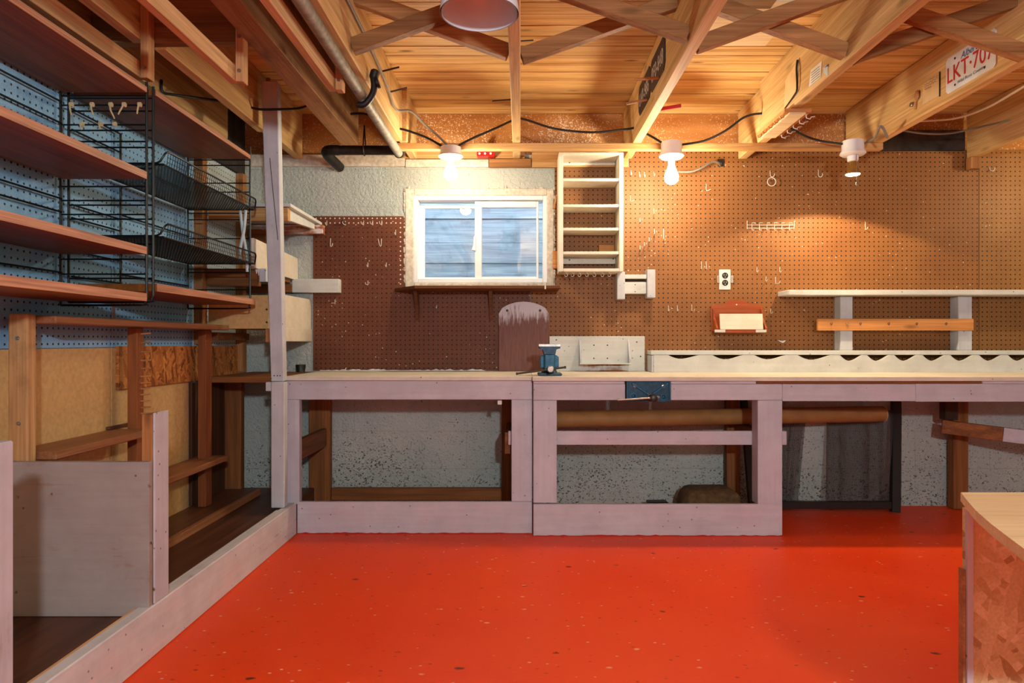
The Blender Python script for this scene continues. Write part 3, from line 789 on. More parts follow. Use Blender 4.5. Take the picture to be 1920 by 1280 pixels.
tag(MB().prism(poly([(1836.2, 694.5), (1836.2, 281), (2120, 281), (2120, 694.5)], PB), 'y', PB, YB - 0.0005).build('pegboard', M['peg_far']),
    'yellowish pegboard beyond the seam at the far right', 'pegboard')

M['peg_blue'] = pegboard_mat('pegboard_blue', (142, 188, 222), (112, 162, 204), 'Y', hole=(20, 26, 34))
M['peg_pale'] = pegboard_mat('pegboard_pale', (196, 206, 208), (176, 190, 196), 'Y', hole=(40, 44, 46))
ZS = 0.872
for a, b, nm, lb in ((-0.2, 2.472, 'peg_blue', 'pale blue pegboard on the left wall behind the wire shelving'),
                     (2.476, 3.085, 'peg_blue', 'blue pegboard beyond the seam behind the mesh trays'),
                     (3.088, 3.60, 'peg_pale', 'pale grey pegboard in the left corner past the stud')):
    tag(MB().box(XL + 0.0005, XL + 0.006, a, b, ZS, CEIL - 0.01 if b < 3.2 else 1.775, 0.0005).build('pegboard', M[nm]), lb, 'pegboard')
for a, b, lb in ((-0.2, 2.472, 'tan hardboard sheet on the lower left wall near the viewer'), (2.476, 3.05, 'tan hardboard sheet on the lower left wall under the strand board')):
    box_thing('hardboard_sheet', M['hardboard'], (XL + 0.0005, XL + 0.005, a, b, 0.02, ZS - 0.003), lb, 'hardboard', bev=0.0005)
tag(MB().prism([(2.50, 0.715), (3.56, 0.712), (3.56, ZS - 0.002), (2.50, ZS + 0.004)], 'x', XL + 0.0055, XL + 0.018).build('strand_board_strip', M['osb_dark']), 'amber strand board strip on the left wall below the blue pegboard', 'board')
box_thing('dark_board', M['tar'], (XL + 0.0005, XL + 0.02, 3.088, 3.64, 1.777, CEIL - 0.005), 'blackened board high in the left corner behind the joists', 'board')  # added dark sheet: the gloom of the corner cavity put in as colour
box_thing('dark_wall_board', M['dark_z'], (XL, XL + 0.016, 3.06, 3.40, 0.15, 0.705), 'dark vertical board on the left wall near the corner', 'board')
box_thing('corner_stud', M['brace_z'], (XL + 0.001, -1.415, 3.43, 3.47, 0.12, 0.70), 'brown upright stud in the left corner under the bench shelf', 'stud')
box_thing('wall_stud', M['lumber_z'], (XL + 0.0065, -1.455, 3.10, 3.145, 0.88, 1.86), 'tall pine stud at the end of the blue pegboard', 'stud')
box_thing('wall_stud', M['lumber_z'], (XL + 0.0065, -1.455, 3.55, 3.60, 0.735, 1.775), 'short pine stud in the far corner', 'stud')

# painted bracket straps on the blue board
mb = MB(); mb.box(XL + 0.0065, XL + 0.010, 2.470, 2.490, WZ(598, 2.48), WZ(568, 2.48), 0.0005)
tag(mb.build('metal_strap', M['steel']), 'small perforated metal strap on the blue board under the shelves', 'strap')

# ================================================================== WIRE SHELVING ON THE LEFT WALL
XF, XBK = -1.205, -1.482
R = 0.0042
def ladder(y, ztop, zbot, rungs, label, hook=False):
    t = thing('wire_ladder', label, 'shelf ladder', ((XF + XBK) / 2, y, zbot), 'wire ladders of the shelving')
    MB().tube([(XF, y, zbot + 0.02), (XF, y, ztop)], R, 8).build('upright', M['black_wire'], t, True)
    MB().tube([(XBK, y, zbot), (XBK, y, ztop)], R, 8).build('upright', M['black_wire'], t, True)
    for z in rungs:
        MB().tube([(XBK, y, z), (XF, y, z)], 0.0028, 6).build('rung', M['black_wire'], t, True)
    MB().tube([(XF, y, zbot + 0.021), (XF - 0.006, y, zbot + 0.006), (XF - 0.02, y, zbot), (XBK, y, zbot)], 0.0035, 8, 3).build('foot_wire', M['black_wire'], t, True)
    return t
rg = [1.685, 1.654, 1.591, 1.537, 1.497, 1.347, 1.302, 1.225, 1.110]
ladder(2.183, 1.728, 1.010, [1.684, 1.654, 1.591, 1.537, 1.392, 1.347, 1.302, 1.158, 1.110], 'black wire ladder holding the right ends of the left wooden shelves')
ladder(2.222, 1.728, 1.022, [1.690, 1.648, 1.585, 1.529, 1.460, 1.340, 1.294, 1.212, 1.100], 'black wire ladder holding the left ends of the mesh trays')
ladder(3.018, 1.760, 1.040, [1.701, 1.677, 1.598, 1.558, 1.464, 1.435, 1.351, 1.215, 1.200, 1.123], 'black wire ladder at the far end of the mesh trays')
ladder(1.352, 1.728, 1.010, [1.684, 1.654, 1.591, 1.392, 1.347, 1.158, 1.110], 'black wire ladder at the near end of the wooden shelves')

def rail(y0, y1, zs, label, post=None):
    t = thing('wire_back_rail', label, 'wire rail', (XBK, (y0 + y1) / 2, min(zs)), 'wire back rails')
    for z in zs: MB().tube([(XBK + 0.006, y0, z), (XBK + 0.006, y1, z)], 0.0032, 6).build('rail', M['black_wire'], t, True)
    if post: MB().tube([(XBK + 0.006, y1, post[0]), (XBK + 0.006, y1, post[1])], 0.0042, 8).build('end_post', M['black_wire'], t, True)
rail(1.36, 2.178, (1.663, 1.594), 'upper pair of black wires along the blue board by the top wooden shelf')
rail(1.36, 2.178, (1.352, 1.309), 'middle pair of black wires along the blue board by the third wooden shelf')
rail(1.36, 2.178, (1.115,), 'single black wire along the blue board above the lowest left shelf')
rail(2.228, 2.50, (1.658, 1.59), 'short pair of black wires with an end post above the top mesh tray', (1.50, 1.66))
rail(2.228, 2.50, (1.343, 1.30, 1.19, 1.107), 'short set of black wires with an end post behind the mesh trays', (1.09, 1.46))
rail(2.51, 3.01, (1.56, 1.36, 1.14), 'long black wires behind the mesh trays')

TX0, TX1 = -1.472, -1.200
def plank_shelf(x1, y0, y1, z0, z1, label):
    t = thing('wooden_shelf', label, 'shelf', ((TX0 + x1) / 2, (y0 + y1) / 2, z0), 'red brown wooden shelves')
    MB().box(TX0, x1 - 0.002, y0, y1, z0, z1, 0.001).build('board', M['teak'], t)
    MB().box(x1 - 0.0018, x1, y0, y1, z0, z1, 0.0005).build('front_edge', M['teak_edge'], t)
for zb_, zt_, lb in ((1.6925, 1.7105, 'topmost red brown wooden shelf on the left wire ladders'), (1.414, 1.438, 'second red brown shelf from the top, wide dark underside showing'),
                     (1.173, 1.197, 'third red brown shelf from the top on the left wire ladders'), (1.022, 1.048, 'lowest red brown shelf on the left wire ladders')):
    plank_shelf(TX1, 1.362, 2.176, zb_, zt_, lb)
plank_shelf(TX1, 2.230, 3.010, 1.703, 1.721, 'red brown shelf high above the two mesh trays')
plank_shelf(TX1 + 0.004, 2.230, 3.055, 1.058, 1.083, 'red brown shelf below the two mesh trays')

def tray(zb_, label):
    x0, x1, y0, y1 = -1.470, -1.180, 2.238, 3.008
    t = thing('mesh_tray', label, 'tray', ((x0 + x1) / 2, (y0 + y1) / 2, zb_), 'black mesh trays')
    mb = MB()                                    # expanded metal bottom
    p = 0.0150; k = 0.55
    def clip(ax, ay, dx, dy):
        ts = []
        for lo, hi, a, d in ((x0, x1, ax, dx), (y0, y1, ay, dy)):
            ts.append(sorted(((lo - a) / d, (hi - a) / d)))
        a, b = max(ts[0][0], ts[1][0]), min(ts[0][1], ts[1][1])
        return (a, b) if b - a > 0.004 else None
    for s in (1, -1):
        c = -1.0
        while c < 1.4:
            r = clip(x0 if s > 0 else x1, y0 + c, s * k, 1.0)
            if r:
                ax, ay = (x0 if s > 0 else x1), y0 + c
                q0 = Vector((ax + s * k * r[0], ay + r[0], zb_)); q1 = Vector((ax + s * k * r[1], ay + r[1], zb_))
                mb.bar(q0, q1, 0.0024, 0.0016, bev=0)
            c += p * 1.35
    mb.build('mesh_bottom', M['black_wire'], t)
    f = MB(); n = 46
    for i in range(n + 1):
        y = y0 + 0.02 + (y1 - y0 - 0.03) * i / n
        f.tube([(x1, y, zb_), (x1 + 0.006, y, zb_ + 0.042)], 0.0011, 4)
    for h in (0.014, 0.028): f.tube([(x1 + h * 0.14, y0 + 0.02, zb_ + h), (x1 + h * 0.14, y1 - 0.004, zb_ + h)], 0.0010, 4)
    f.build('front_guard', M['black_wire'], t)
    MB().tube([(x0, y0 + 0.004, zb_ + 0.004), (x1 - 0.035, y0 + 0.004, zb_ + 0.004), (x1 - 0.022, y0 + 0.004, zb_ + 0.006), (x1 - 0.012, y0 + 0.004, zb_ + 0.012), (x1 - 0.004, y0 + 0.005, zb_ + 0.026), (x1 + 0.001, y0 + 0.007, zb_ + 0.036), (x1 + 0.004, y0 + 0.012, zb_ + 0.042), (x1 + 0.006, y0 + 0.022, zb_ + 0.045), (x1 + 0.007, y0 + 0.04, zb_ + 0.045),
               (x1 + 0.007, y1 - 0.02, zb_ + 0.045), (x1 + 0.006, y1 - 0.008, zb_ + 0.042), (x1 + 0.005, y1 - 0.002, zb_ + 0.034), (x1, y1, zb_ + 0.004)], 0.0036, 8).build('rim', M['black_wire'], t, True)
    MB().tube([(x0, y0, zb_), (x1, y0, zb_), (x1, y1, zb_), (x0, y1, zb_)], 0.0034, 8, 0, True).build('base_wire', M['black_wire'], t, True)
tray(1.478, 'upper black wire mesh tray under the high right shelf')
tray(1.238, 'lower black wire mesh tray above the bottom right shelf')

# knotted strings on the ladder rungs
def string_tie(px, z, ln, bend, label, y=2.177):
    x = WX(px, 2.183)
    mb = MB(); mb.lathe([(0.002, -0.008), (0.008, -0.004), (0.008, 0.004), (0.002, 0.008)], (x, y, z), (1, 0, 0), 10)
    mb.tube([(x, y - 0.004, z), (x + bend * 0.3, y - 0.008, z - ln * 0.4), (x + bend, y - 0.007, z - ln * 0.8), (x + bend * 1.3, y - 0.006, z - ln)], lambda u: 0.0032 - 0.0012 * u, 7, 4)
    tag(mb.build('string_tie', M['string'], None, True), label, 'string', 'strings knotted on the wire ladder')
for px, ln, bd, lb in ((136, 0.036, 0.003, 'leftmost'), (175, 0.036, 0.006, 'second from left'), (210, 0.048, 0.012, 'longest, in the middle'), (235, 0.034, -0.012, 'curly, fourth from left'), (264, 0.032, -0.004, 'rightmost')):
    string_tie(px, 1.654, ln, bd, 'beige string knotted on the top ladder wire, %s of five' % lb)
for px, ln, lb in ((156, 0.02, 'leftmost'), (191, 0.018, 'middle'), (217, 0.008, 'small rightmost')):
    string_tie(px, 1.591, ln, 0.002, 'beige string knot on the second ladder wire, %s of three' % lb)
mb = MB()
mb.tube([(-1.235, 2.985, 1.47), (-1.226, 2.987, 1.38), (-1.212, 2.988, 1.30), (-1.206, 2.988, 1.20)], 0.0058, 6, 4)
mb.tube([(-1.208, 2.978, 1.47), (-1.216, 2.977, 1.38), (-1.230, 2.976, 1.31), (-1.232, 2.978, 1.25)], 0.0065, 6, 4)
tag(mb.build('twisted_strap', M['strap'], None, True), 'pale blue twisted strap hanging from the upper mesh tray', 'strap')

# ================================================================== CORNER SHELVES OVER THE LEFT END OF THE BENCH
# top corner shelf
t = thing('corner_shelf', 'top corner shelf with a whitened front and slanting end brace', 'shelf', (-1.3, 3.4, 1.43), 'corner shelves by the white post')
xr_ = WX(545, 3.15)
MB().prism([(-1.452, 3.15), (xr_, 3.15), (WX(604, 3.66), 3.66), (-1.452, 3.66)], 'z', 1.520, 1.535, 0.001).build('shelf_board', M['white_x'], t)
MB().box(-1.452, WX(541, 3.16), 3.152, 3.185, 1.455, 1.516, 0.002).build('front_rail', M['lumber_x'], t)
MB().box(-1.452, WX(606, 3.62), 3.61, 3.655, WZ(438, 3.61), WZ(421, 3.61), 0.002).build('back_cleat', M['half_white'], t)
MB().prism([(3.19, 1.519), (3.60, 1.519), (3.60, 1.49), (3.19, 1.465)], 'x', WX(541, 3.16) - 0.03, WX(541, 3.16) - 0.012).build('end_brace', M['white_x'], t)
# plank shelf behind
box_thing('wall_plank', M['brace_x'], (-1.452, WX(500, 3.64), 3.62, YB - 0.001, 1.365, 1.475), 'wide brown plank on the back wall below the top corner shelf', 'plank')
# second corner shelf
t = thing('corner_shelf', 'middle corner shelf with paint drips on its brown front', 'shelf', (-1.3, 3.4, 1.15), 'corner shelves by the white post')
MB().box(-1.452, -1.216, 3.13, 3.175, 1.150, 1.228, 0.002).build('front_rail', M['brace_x'], t)
MB().box(-1.452, -1.226, 3.176, 3.61, 1.205, 1.222, 0.001).build('shelf_board', M['brace_x'], t)
mb = MB(); xx = -1.222
mb.hexa([(xx, 3.07, 1.228), (xx + 0.014, 3.07, 1.228), (xx + 0.014, 3.676, 1.224), (xx, 3.676, 1.224), (xx, 3.07, 1.362), (xx + 0.014, 3.07, 1.362), (xx + 0.014, 3.676, 1.343), (xx, 3.676, 1.343)], 0.001)
mb.build('side_panel', M['cream'], t)
MB().box(-1.203, -1.172, 3.12, 3.15, WZ(528, 3.12), WZ(503, 3.12), 0.002).build('corner_block', M['white_z'], t)
for px, ln in ((481, 9), (485, 13), (489, 7)):
    MB().prism([(WX(px - 2.5, 3.128), 1.228), (WX(px + 2.5, 3.128), 1.228), (WX(px + 0.6, 3.128), 1.228 - ln * 0.0024), (WX(px - 0.6, 3.128), 1.228 - ln * 0.0024)], 'y', 3.1285, 3.13).build('paint_drip', M['white_plastic'], t)
# painted cleat on the pegboard
t = thing('wall_cleat', 'short thick timber on the pegboard, brown left end and white rest', 'cleat', (-1.1, 3.65, 1.155))
MB().box(WX(548, 3.63), WX(636, 3.63), 3.625, PB - 0.0005, 1.155, 1.228, 0.002).build('painted_end', M['white_x'], t)
MB().box(-1.452, WX(548, 3.63) - 0.0005, 3.625, PB - 0.0065, 1.155, 1.20, 0.002).build('bare_end', M['brace_x'], t)
# lower box
t = thing('corner_box', 'tan and cream wall box below the lowest mesh shelf', 'box', (-1.3, 3.4, 0.89))
MB().box(-1.452, WX(504, 3.15), 3.15, 3.165, WZ(616, 3.15), WZ(553, 3.15), 0.001).build('front_panel', M['hardboard'], t)
xx = -1.150
MB().hexa([(xx, 3.17, 0.893), (xx + 0.014, 3.17, 0.893), (xx + 0.014, 3.672, 0.893), (xx, 3.672, 0.893), (xx, 3.17, 1.118), (xx + 0.014, 3.17, 1.118), (xx + 0.014, 3.672, 1.120), (xx, 3.672, 1.120)], 0.001).build('side_panel', M['cream'], t)
MB().box(xx + 0.0142, xx + 0.020, 3.20, 3.668, 0.894, 0.958, 0.001).build('side_batten', M['cream'], t)
MB().box(WX(497, 3.16), WX(505, 3.16), 3.166, 3.20, WZ(641, 3.16), WZ(600, 3.16), 0.001).build('corner_post', M['lumber_z'], t)
MB().box(-1.452, -1.152, 3.2, 3.66, 0.955, 0.967, 0.001).build('bottom_board', M['brace_x'], t)
studs('screw', M['dark_steel'], t, [W(500, 580, 3.15), W(500, 604, 3.15), W(367, 598, 3.15)], [(0.005, 0), (0.004, 0.003)])
box_thing('wall_ledge', M['brace_x'], (-1.48, -1.42, 3.175, 3.548, 0.90, 0.935), 'brown timber ledge on the left wall under the tan box', 'ledge')

# the white post and the shorter one under it
t = thing('wooden_post', 'tall leaning white post from the bench end up to the joist', 'post', (-1.12, 3.08, 0.715))
xb0, xb1 = WX(508, 3.06), WX(532, 3.06); xt0, xt1 = -1.172, WX(520, 3.06)
MB().hexa([(xb0, 3.06, 0.713), (xb1, 3.06, 0.713), (xb1, 3.105, 0.713), (xb0, 3.105, 0.713), (xt0, 3.06, 2.07), (xt1, 3.06, 2.07), (xt1, 3.105, 2.07), (xt0, 3.105, 2.07)], 0.003).build('post', M['white_z'], t)
MB().tube([W(506, 296, 3.0595), W(510, 340, 3.0595), W(514, 380, 3.0595), W(518, 420, 3.0595), W(521, 450, 3.0595)], 0.0016, 6, 3).build('crack', M['dark_steel'], t)
studs('nail_head', M['dark_steel'], t, [W(px, 704, 3.06) for px in (514, 520, 525)], [(0.003, 0), (0.002, 0.001)])
box_thing('wooden_post', M['white_z'], (WX(508, 3.04), WX(533, 3.04), 3.04, 3.085, 0.146, 0.711), 'short white post under the leaning post at the bench corner', 'post', bev=0.003)
box_thing('post_block', M['white_z'], (WX(498, 3.05), WX(511.5, 3.05) - 0.002, 3.05, 3.08, WZ(733, 3.05), WZ(716, 3.05)), 'little white block beside the top of the short post', 'block')
tag(MB().prism([(-1.45, 3.13), (-1.094, 3.13), (-1.094, 3.668), (-1.45, 3.668)], 'z', 0.703, 0.730, 0.001).build('corner_worktop', M['brace_x']), 'bare brown board extending the bench into the left corner', 'worktop')
o = MB().lathe([(0.024, 0), (0.022, 0.004), (0.027, 0.038), (0.027, 0.040), (0.024, 0.039)], (WX(566, 3.62), 3.60, 0.7305), (0, 0, 1), 18).build('black_cup', M['black_plastic'], None, True)
tag(o, 'small black cup standing at the back of the bench corner', 'cup')

# ================================================================== LOWER LEFT: PLATFORM AND BROWN SHELVES
XK = -1.04
PZ = 0.118
box_thing('raised_platform', M['dark_y'], (XL + 0.006, XK - 0.055, 0.2, 3.595, 0.02, PZ), 'dark brown raised floor board behind the white kerb', 'platform')
t = thing('kerb_board', 'long white kerb board along the left edge of the orange floor', 'kerb', (XK, 1.6, 0))
MB().box(XK - 0.038, XK, 0.3, 3.145, 0.0, 0.145, 0.003).build('face_board', M['pink_y'], t)
MB().box(XK - 0.054, XK - 0.0385, 0.3, 1.93, 0.02, 0.139, 0.002).build('bare_strip', M['lumber_x'] if False else M['rack'], t)
MB().box(XK - 0.054, XK - 0.0385, 2.02, 3.03, 0.02, 0.140, 0.002).build('inner_strip', M['pink_y'], t)
t = thing('shelf_plinth', 'low brown step at the back of the platform along the left wall', 'step', (-1.4, 2.6, PZ))
MB().box(XL + 0.006, -1.332, 1.975, 3.42, PZ + 0.001, 0.149, 0.002).build('step_board', M['dark_y'], t)
MB().box(-1.331, -1.312, 1.975, 3.42, PZ + 0.001, 0.150, 0.002).build('step_edge', M['brown_paint_y'], t)

box_thing('half_post', M['pink_z'], (XK - 0.036, XK - 0.001, 1.31, 1.392, 0.146, 0.690), 'white stub post at the left edge of the picture', 'post', bev=0.003)
t = thing('stub_post', 'white stub post with a bare wood front behind the grey panel', 'post', (XK - 0.015, 1.96, 0.146))
MB().box(XK - 0.0075, XK - 0.001, 1.928, 2.005, 0.146, 0.690, 0.002).build('white_side', M['pink_z'], t)
MB().box(XK - 0.038, XK - 0.008, 1.926, 2.003, 0.146, 0.686, 0.002).build('bare_core', M['lumber_z'], t)
t = thing('partition_panel', 'grey pink plywood panel standing across the platform', 'panel', (-1.27, 1.91, PZ))
MB().box(XL + 0.008, XK - 0.006, 1.906, 1.924, PZ + 0.001, 0.554, 0.0015).build('panel', M['grey_panel'], t)
studs('screw', M['steel'], t, [W(px, py, 1.906) for px, py in ((280, 910), (284, 1017), (288, 1104), (33, 932), (30, 1110))], [(0.0042, 0), (0.0036, 0.002)])
t = thing('timber_post', 'rough fir post with two bolts at the end of the brown shelf', 'post', (-1.43, 1.95, PZ))
MB().box(-1.459, -1.402, 1.926, 1.963, PZ + 0.001, 0.972, 0.004).build('post', M['fir_z'], t)
studs('bolt', M['steel'], t, [W(33, 634, 1.926), W(35, 794, 1.926)], [(0.006, 0), (0.006, 0.002), (0.0035, 0.002), (0.0035, 0.005)])

box_thing('brown_shelf', M['brown_paint_y'], (XL + 0.0185, -1.350, 1.967, 3.14, 0.945, 0.968), 'long brown shelf at eye level on the brown uprights', 'shelf', 'brown shelves on the lower left wall', 0.003)
box_thing('brown_shelf', M['brown_paint_y'], (XL + 0.0065, -1.352, 1.972, 2.485, 0.548, 0.573), 'brown shelf just above the grey pink panel', 'shelf', 'brown shelves on the lower left wall', 0.003)
box_thing('brown_shelf', M['brown_paint_y'], (XL + 0.0175, -1.352, 2.56, 3.13, 0.343, 0.368), 'lower brown shelf behind the stub post beside the far upright', 'shelf', 'brown shelves on the lower left wall', 0.003)
box_thing('shelf_cleat', M['dark_y'], (XL + 0.0055, XL + 0.02, 2.44, 2.70, 0.5745, 0.585), 'thin dark cleat on the hardboard behind the near upright', 'cleat')

t = thing('brown_upright', 'brown upright with a column of little pegs', 'upright', (-1.42, 2.51, 0.15), 'brown uprights of the lower shelves')
MB().box(-1.446, -1.410, 2.490, 2.535, 0.151, 0.944, 0.002).build('post', M['brown_paint_z'], t)
for py in (626, 643, 660, 676, 691, 706, 718, 729, 740, 752, 764, 775):
    z = WZ(py, 2.515)
    MB().tube([(-1.4095, 2.515, z), (-1.372, 2.512, z + 0.003)], 0.0032, 7).build('peg', M['peg'], t, True)
t = thing('brown_upright', 'brown upright without pegs at the far end of the brown shelf', 'upright', (-1.42, 3.08, 0.15), 'brown uprights of the lower shelves')
MB().box(-1.446, -1.410, 3.035, 3.095, 0.151, 0.944, 0.002).build('post', M['brown_paint_z'], t)

# ================================================================== WORKBENCH
ZT = 0.732
D1, D2 = 3.15, 3.11
xl, xm = WX(537, D1), WX(998, D1)
xm2, xr2 = WX(1000, D2), WX(1467, D2)
XEND = 3.05
# worktop, in one length
t = thing('worktop', 'long pale worn bench top under the vises', 'worktop', (0.9, 3.4, 0.70))
MB().box(xl - 0.003, xm - 0.001, 3.135, PB - 0.0005, 0.712, ZT, 0.002).build('top_board', M['benchtop'], t)
MB().box(xm, XEND, 3.095, PB - 0.0005, 0.712, ZT, 0.002).build('top_board', M['benchtop'], t)

def frame(label, x0, x1, d, parts, ybk):
    t = thing('workbench', label, 'workbench', ((x0 + x1) / 2, 3.4, 0), 'workbenches along the back wall')
    random.seed(int(x0 * 100) + 7)
    if any(p[0] == 'kick_board' for p in parts):
        kb = [p for p in parts if p[0] == 'kick_board'][0][2]
        n = int((kb[1] - kb[0]) / 0.02); tp = [(kb[0] + (kb[1] - kb[0]) * i / n, 0.0022 + max(0, random.gauss(0.0012, 0.0016))) for i in range(n + 1)]
        MB().prism([(kb[0], 0.0005), (kb[1], 0.0005)] + list(reversed(tp)), 'y', d - 0.0008, d - 0.0001).build('red_paint_smear', M['red'], t)
    for nm, mt, b, lb in parts:
        o = MB().box(*b, bev=0.002).build(nm, M[mt], t)
        if lb: o['label'] = lb
    return t
za0, za1 = WZ(749, D1), 0.7115
xk = WX(557, D1)
frame('left workbench frame with the wide open bay beside the white post', xl, xm, D1, [
    ('apron', 'pink_x', (xl, xm - 0.001, D1, D1 + 0.02, za0, za1), None),
    ('leg', 'pink_z', (xl, WX(561, D1), D1 + 0.0005, D1 + 0.04, WZ(945, D1), za0 - 0.001), None),
    ('leg', 'pink_z', (WX(959, D1), xm - 0.001, D1 + 0.0005, D1 + 0.04, WZ(940.5, D1) + 0.001, za0 - 0.001), None),
    ('kick_board', 'pink_x', (xk, xm - 0.001, D1, D1 + 0.02, 0.0, WZ(940.5, D1)), None),
    ('leg', 'brace_z', (-1.125, -1.012, 3.60, 3.64, 0.002, 0.711), 'brown back leg'),
    ('side_rail', 'brace', (-1.058, -1.030, D1 + 0.041, 3.598, 0.338, 0.432), 'brown side rail'),
    ('side_rail', 'brace', (-0.075, -0.045, 3.214, 3.60, 0.36, 0.462), 'brown side rail'),
    ('side_rail', 'brace', (-1.086, -1.05, D1 + 0.041, 3.599, 0.63, 0.70), 'brown top side rail'),
    ('back_rail', 'brace_x', (-1.010, -0.05, 3.615, 3.645, 0.045, 0.110), 'brown back rail'),
    ('leg', 'brace_z', (-0.10, -0.042, 3.602, 3.64, 0.002, 0.711), 'brown back leg'),
], 3.6)
MBX = MB().box(WX(933, 3.16), WX(941, 3.16), 3.152, 3.170, WZ(758, 3.16), WZ(750.5, 3.16), 0.001)
tag(MBX.build('paper_tab', M['white_plastic']), 'tiny white tab under the left bench apron', 'tab')
za0b = WZ(750, D2)
frame('middle workbench frame with the cross rail and the blue vise', xm2, xr2, D2, [
    ('apron', 'pink_x', (xm2, WX(1173, D2) - 0.002, D2, D2 + 0.02, za0b, 0.698), None),
    ('apron', 'pink_x', (WX(1257, D2) + 0.002, xr2, D2, D2 + 0.02, za0b, 0.698), None),
    ('edge_strip', 'pink_x', (xm2, WX(1171, D2), D2 - 0.002, D2 + 0.018, 0.6985, 0.7115), None),
    ('edge_strip', 'pink_x', (WX(1257, D2), WX(1417, D2), D2 - 0.006, D2 + 0.018, 0.6985, 0.7115), None),
    ('leg', 'pink_z', (xm2, WX(1044, D2), D2 + 0.0005, D2 + 0.081, WZ(943, D2) + 0.001, za0b - 0.001), None),
    ('leg', 'pink_z', (WX(1421, D2), xr2, D2 + 0.0005, D2 + 0.081, WZ(947, D2) + 0.001, za0b - 0.001), None),
    ('kick_board', 'pink_x', (xm2, xr2, D2, D2 + 0.02, 0.0, WZ(945, D2)), None),
    ('cross_rail', 'pink_x', (WX(953, D2 + 0.09), WX(1474, D2 + 0.09), D2 + 0.082, D2 + 0.102, WZ(834, D2 + 0.08), WZ(808, D2 + 0.08)), None),
    ('leg', 'brace_z', (WX(1363, 3.6), WX(1388, 3.6), 3.60, 3.645, 0.002, 0.711), 'brown back leg'),
    ('side_rail', 'brace', (1.135, 1.170, D2 + 0.104, 3.64, 0.40, 0.468), 'brown side rail'),
    ('bracket', 'brace', (WX(1388, 3.6) + 0.001, 1.133, 3.61, 3.64, 0.41, 0.466), 'brown bracket'),
], 3.6)
frame('right workbench section with an open floor under it', xr2, XEND, D2, [
    ('apron', 'pink_x', (xr2 + 0.001, WX(1717, D2) - 0.0005, D2, D2 + 0.02, WZ(752, D2), 0.698), None),
    ('apron', 'pink_x', (WX(1717, D2), XEND, D2, D2 + 0.02, WZ(753, D2), 0.699), None),
    ('edge_strip', 'brace_x', (WX(1418, D2), WX(1840, D2), D2 - 0.003, D2 + 0.016, 0.6995, 0.7115), 'bare brown edge strip'),
    ('edge_strip', 'pink_x', (WX(1841, D2), XEND, D2 - 0.006, D2 + 0.016, 0.6995, 0.7115), None),
    ('leg', 'brace_z', (WX(1788, 3.6), WX(1816, 3.6), 3.60, 3.65, 0.002, 0.711), 'brown back leg'),
    ('cross_block', 'dark_z', (WX(1772, 3.5), WX(1797, 3.5), 3.50, 3.55, WZ(787, 3.5), 0.711), 'dark block'),
    ('leg', 'pink_z', (2.85, 2.96, D2 + 0.0205, D2 + 0.06, 0.0, WZ(753, D2) - 0.001), None),
], 3.6)
t = thing('bench_brace', 'sloping brown brace with a painted end under the right bench', 'brace', (2.2, 3.3, 0.38))
pa, pb, pc = Vector((2.17, 3.49, 0.456)), Vector((2.33, 3.335, 0.435)), Vector((2.848, 3.150, 0.385))
pb = pa.lerp(pc, 0.34)
MB().bar(pa, pb, 0.03, 0.068).build('bare_part', M['brace_x'], t)
MB().bar(pb.lerp(pc, 0.003), pc, 0.0302, 0.069).build('painted_end', M['pink_x'], t)

# big roll lying on the rails
ra, rb = W(965, 797, 3.30), W(1655, 773, 3.56); ra.z, rb.z = 0.5095, 0.5125
t = thing('paper_roll', 'long brown paper roll lying under the bench on the cross rails', 'roll', ra)
MB().tube([ra, rb], 0.0408, 28).build('roll', M['kraft'], t, True)
dr = (rb - ra).normalized()
MB().lathe([(0.041, 0), (0.0416, 0.002), (0.020, 0.002), (0.018, -0.03)], rb, dr, 24).build('roll_end', M['card'], t, True)

# netting screen leaning under the right bench
t = thing('netting_screen', 'black netting screen frame leaning on the wall under the bench', 'screen', (1.6, 3.6, 0))
mb = MB()
mb.bar(W(1680, 752, 3.64), (1.935, 3.50, 0.012), 0.045, 0.03, (0, -1, 0))
mb.build('side_bar', M['black_plastic'], t)
MB().bar((1.219, 3.50, 0.05), (1.910, 3.50, 0.05), 0.03, 0.035).build('bottom_bar', M['black_plastic'], t)
MB().bar((1.200, 3.655, 0.62), (1.200, 3.50, 0.012), 0.035, 0.03, (0, -1, 0)).build('side_bar', M['black_plastic'], t)
MB().bar((1.22, 3.664, 0.62), (1.92, 3.664, 0.62), 0.022, 0.03).build('top_bar', M['black_plastic'], t)
def netting(corners, nm='netting'):
    """hanging net with soft folds; corners: bottom left, bottom right, top right, top left"""
    bl, br, tr, tl = [Vector(c) for c in corners]
    bm = MB(); NU, NV = 60, 12; g = []
    for j in range(NV + 1):
        row = []
        for i in range(NU + 1):
            u, v = i / NU, j / NV
            p = (bl.lerp(br, u)).lerp(tl.lerp(tr, u), v)
            p.y += 0.010 * math.sin(u * 26 + 1.2 * math.sin(u * 9)) * (1 - 0.5 * v)
            row.append(bm.bm.verts.new(p))
        g.append(row)
    for j in range(NV):
        for i in range(NU):
            bm.bm.faces.new((g[j][i], g[j][i + 1], g[j + 1][i + 1], g[j + 1][i]))
    o = bm.build(nm, M['net'], t, True); return o
netting([W(1411, 948, 3.55), W(1497, 948, 3.55), W(1513, 770, 3.635), W(1408, 770, 3.635)])
netting([W(1548, 948, 3.55), W(1692, 950, 3.54), W(1692, 765, 3.60), W(1550, 785, 3.635)])
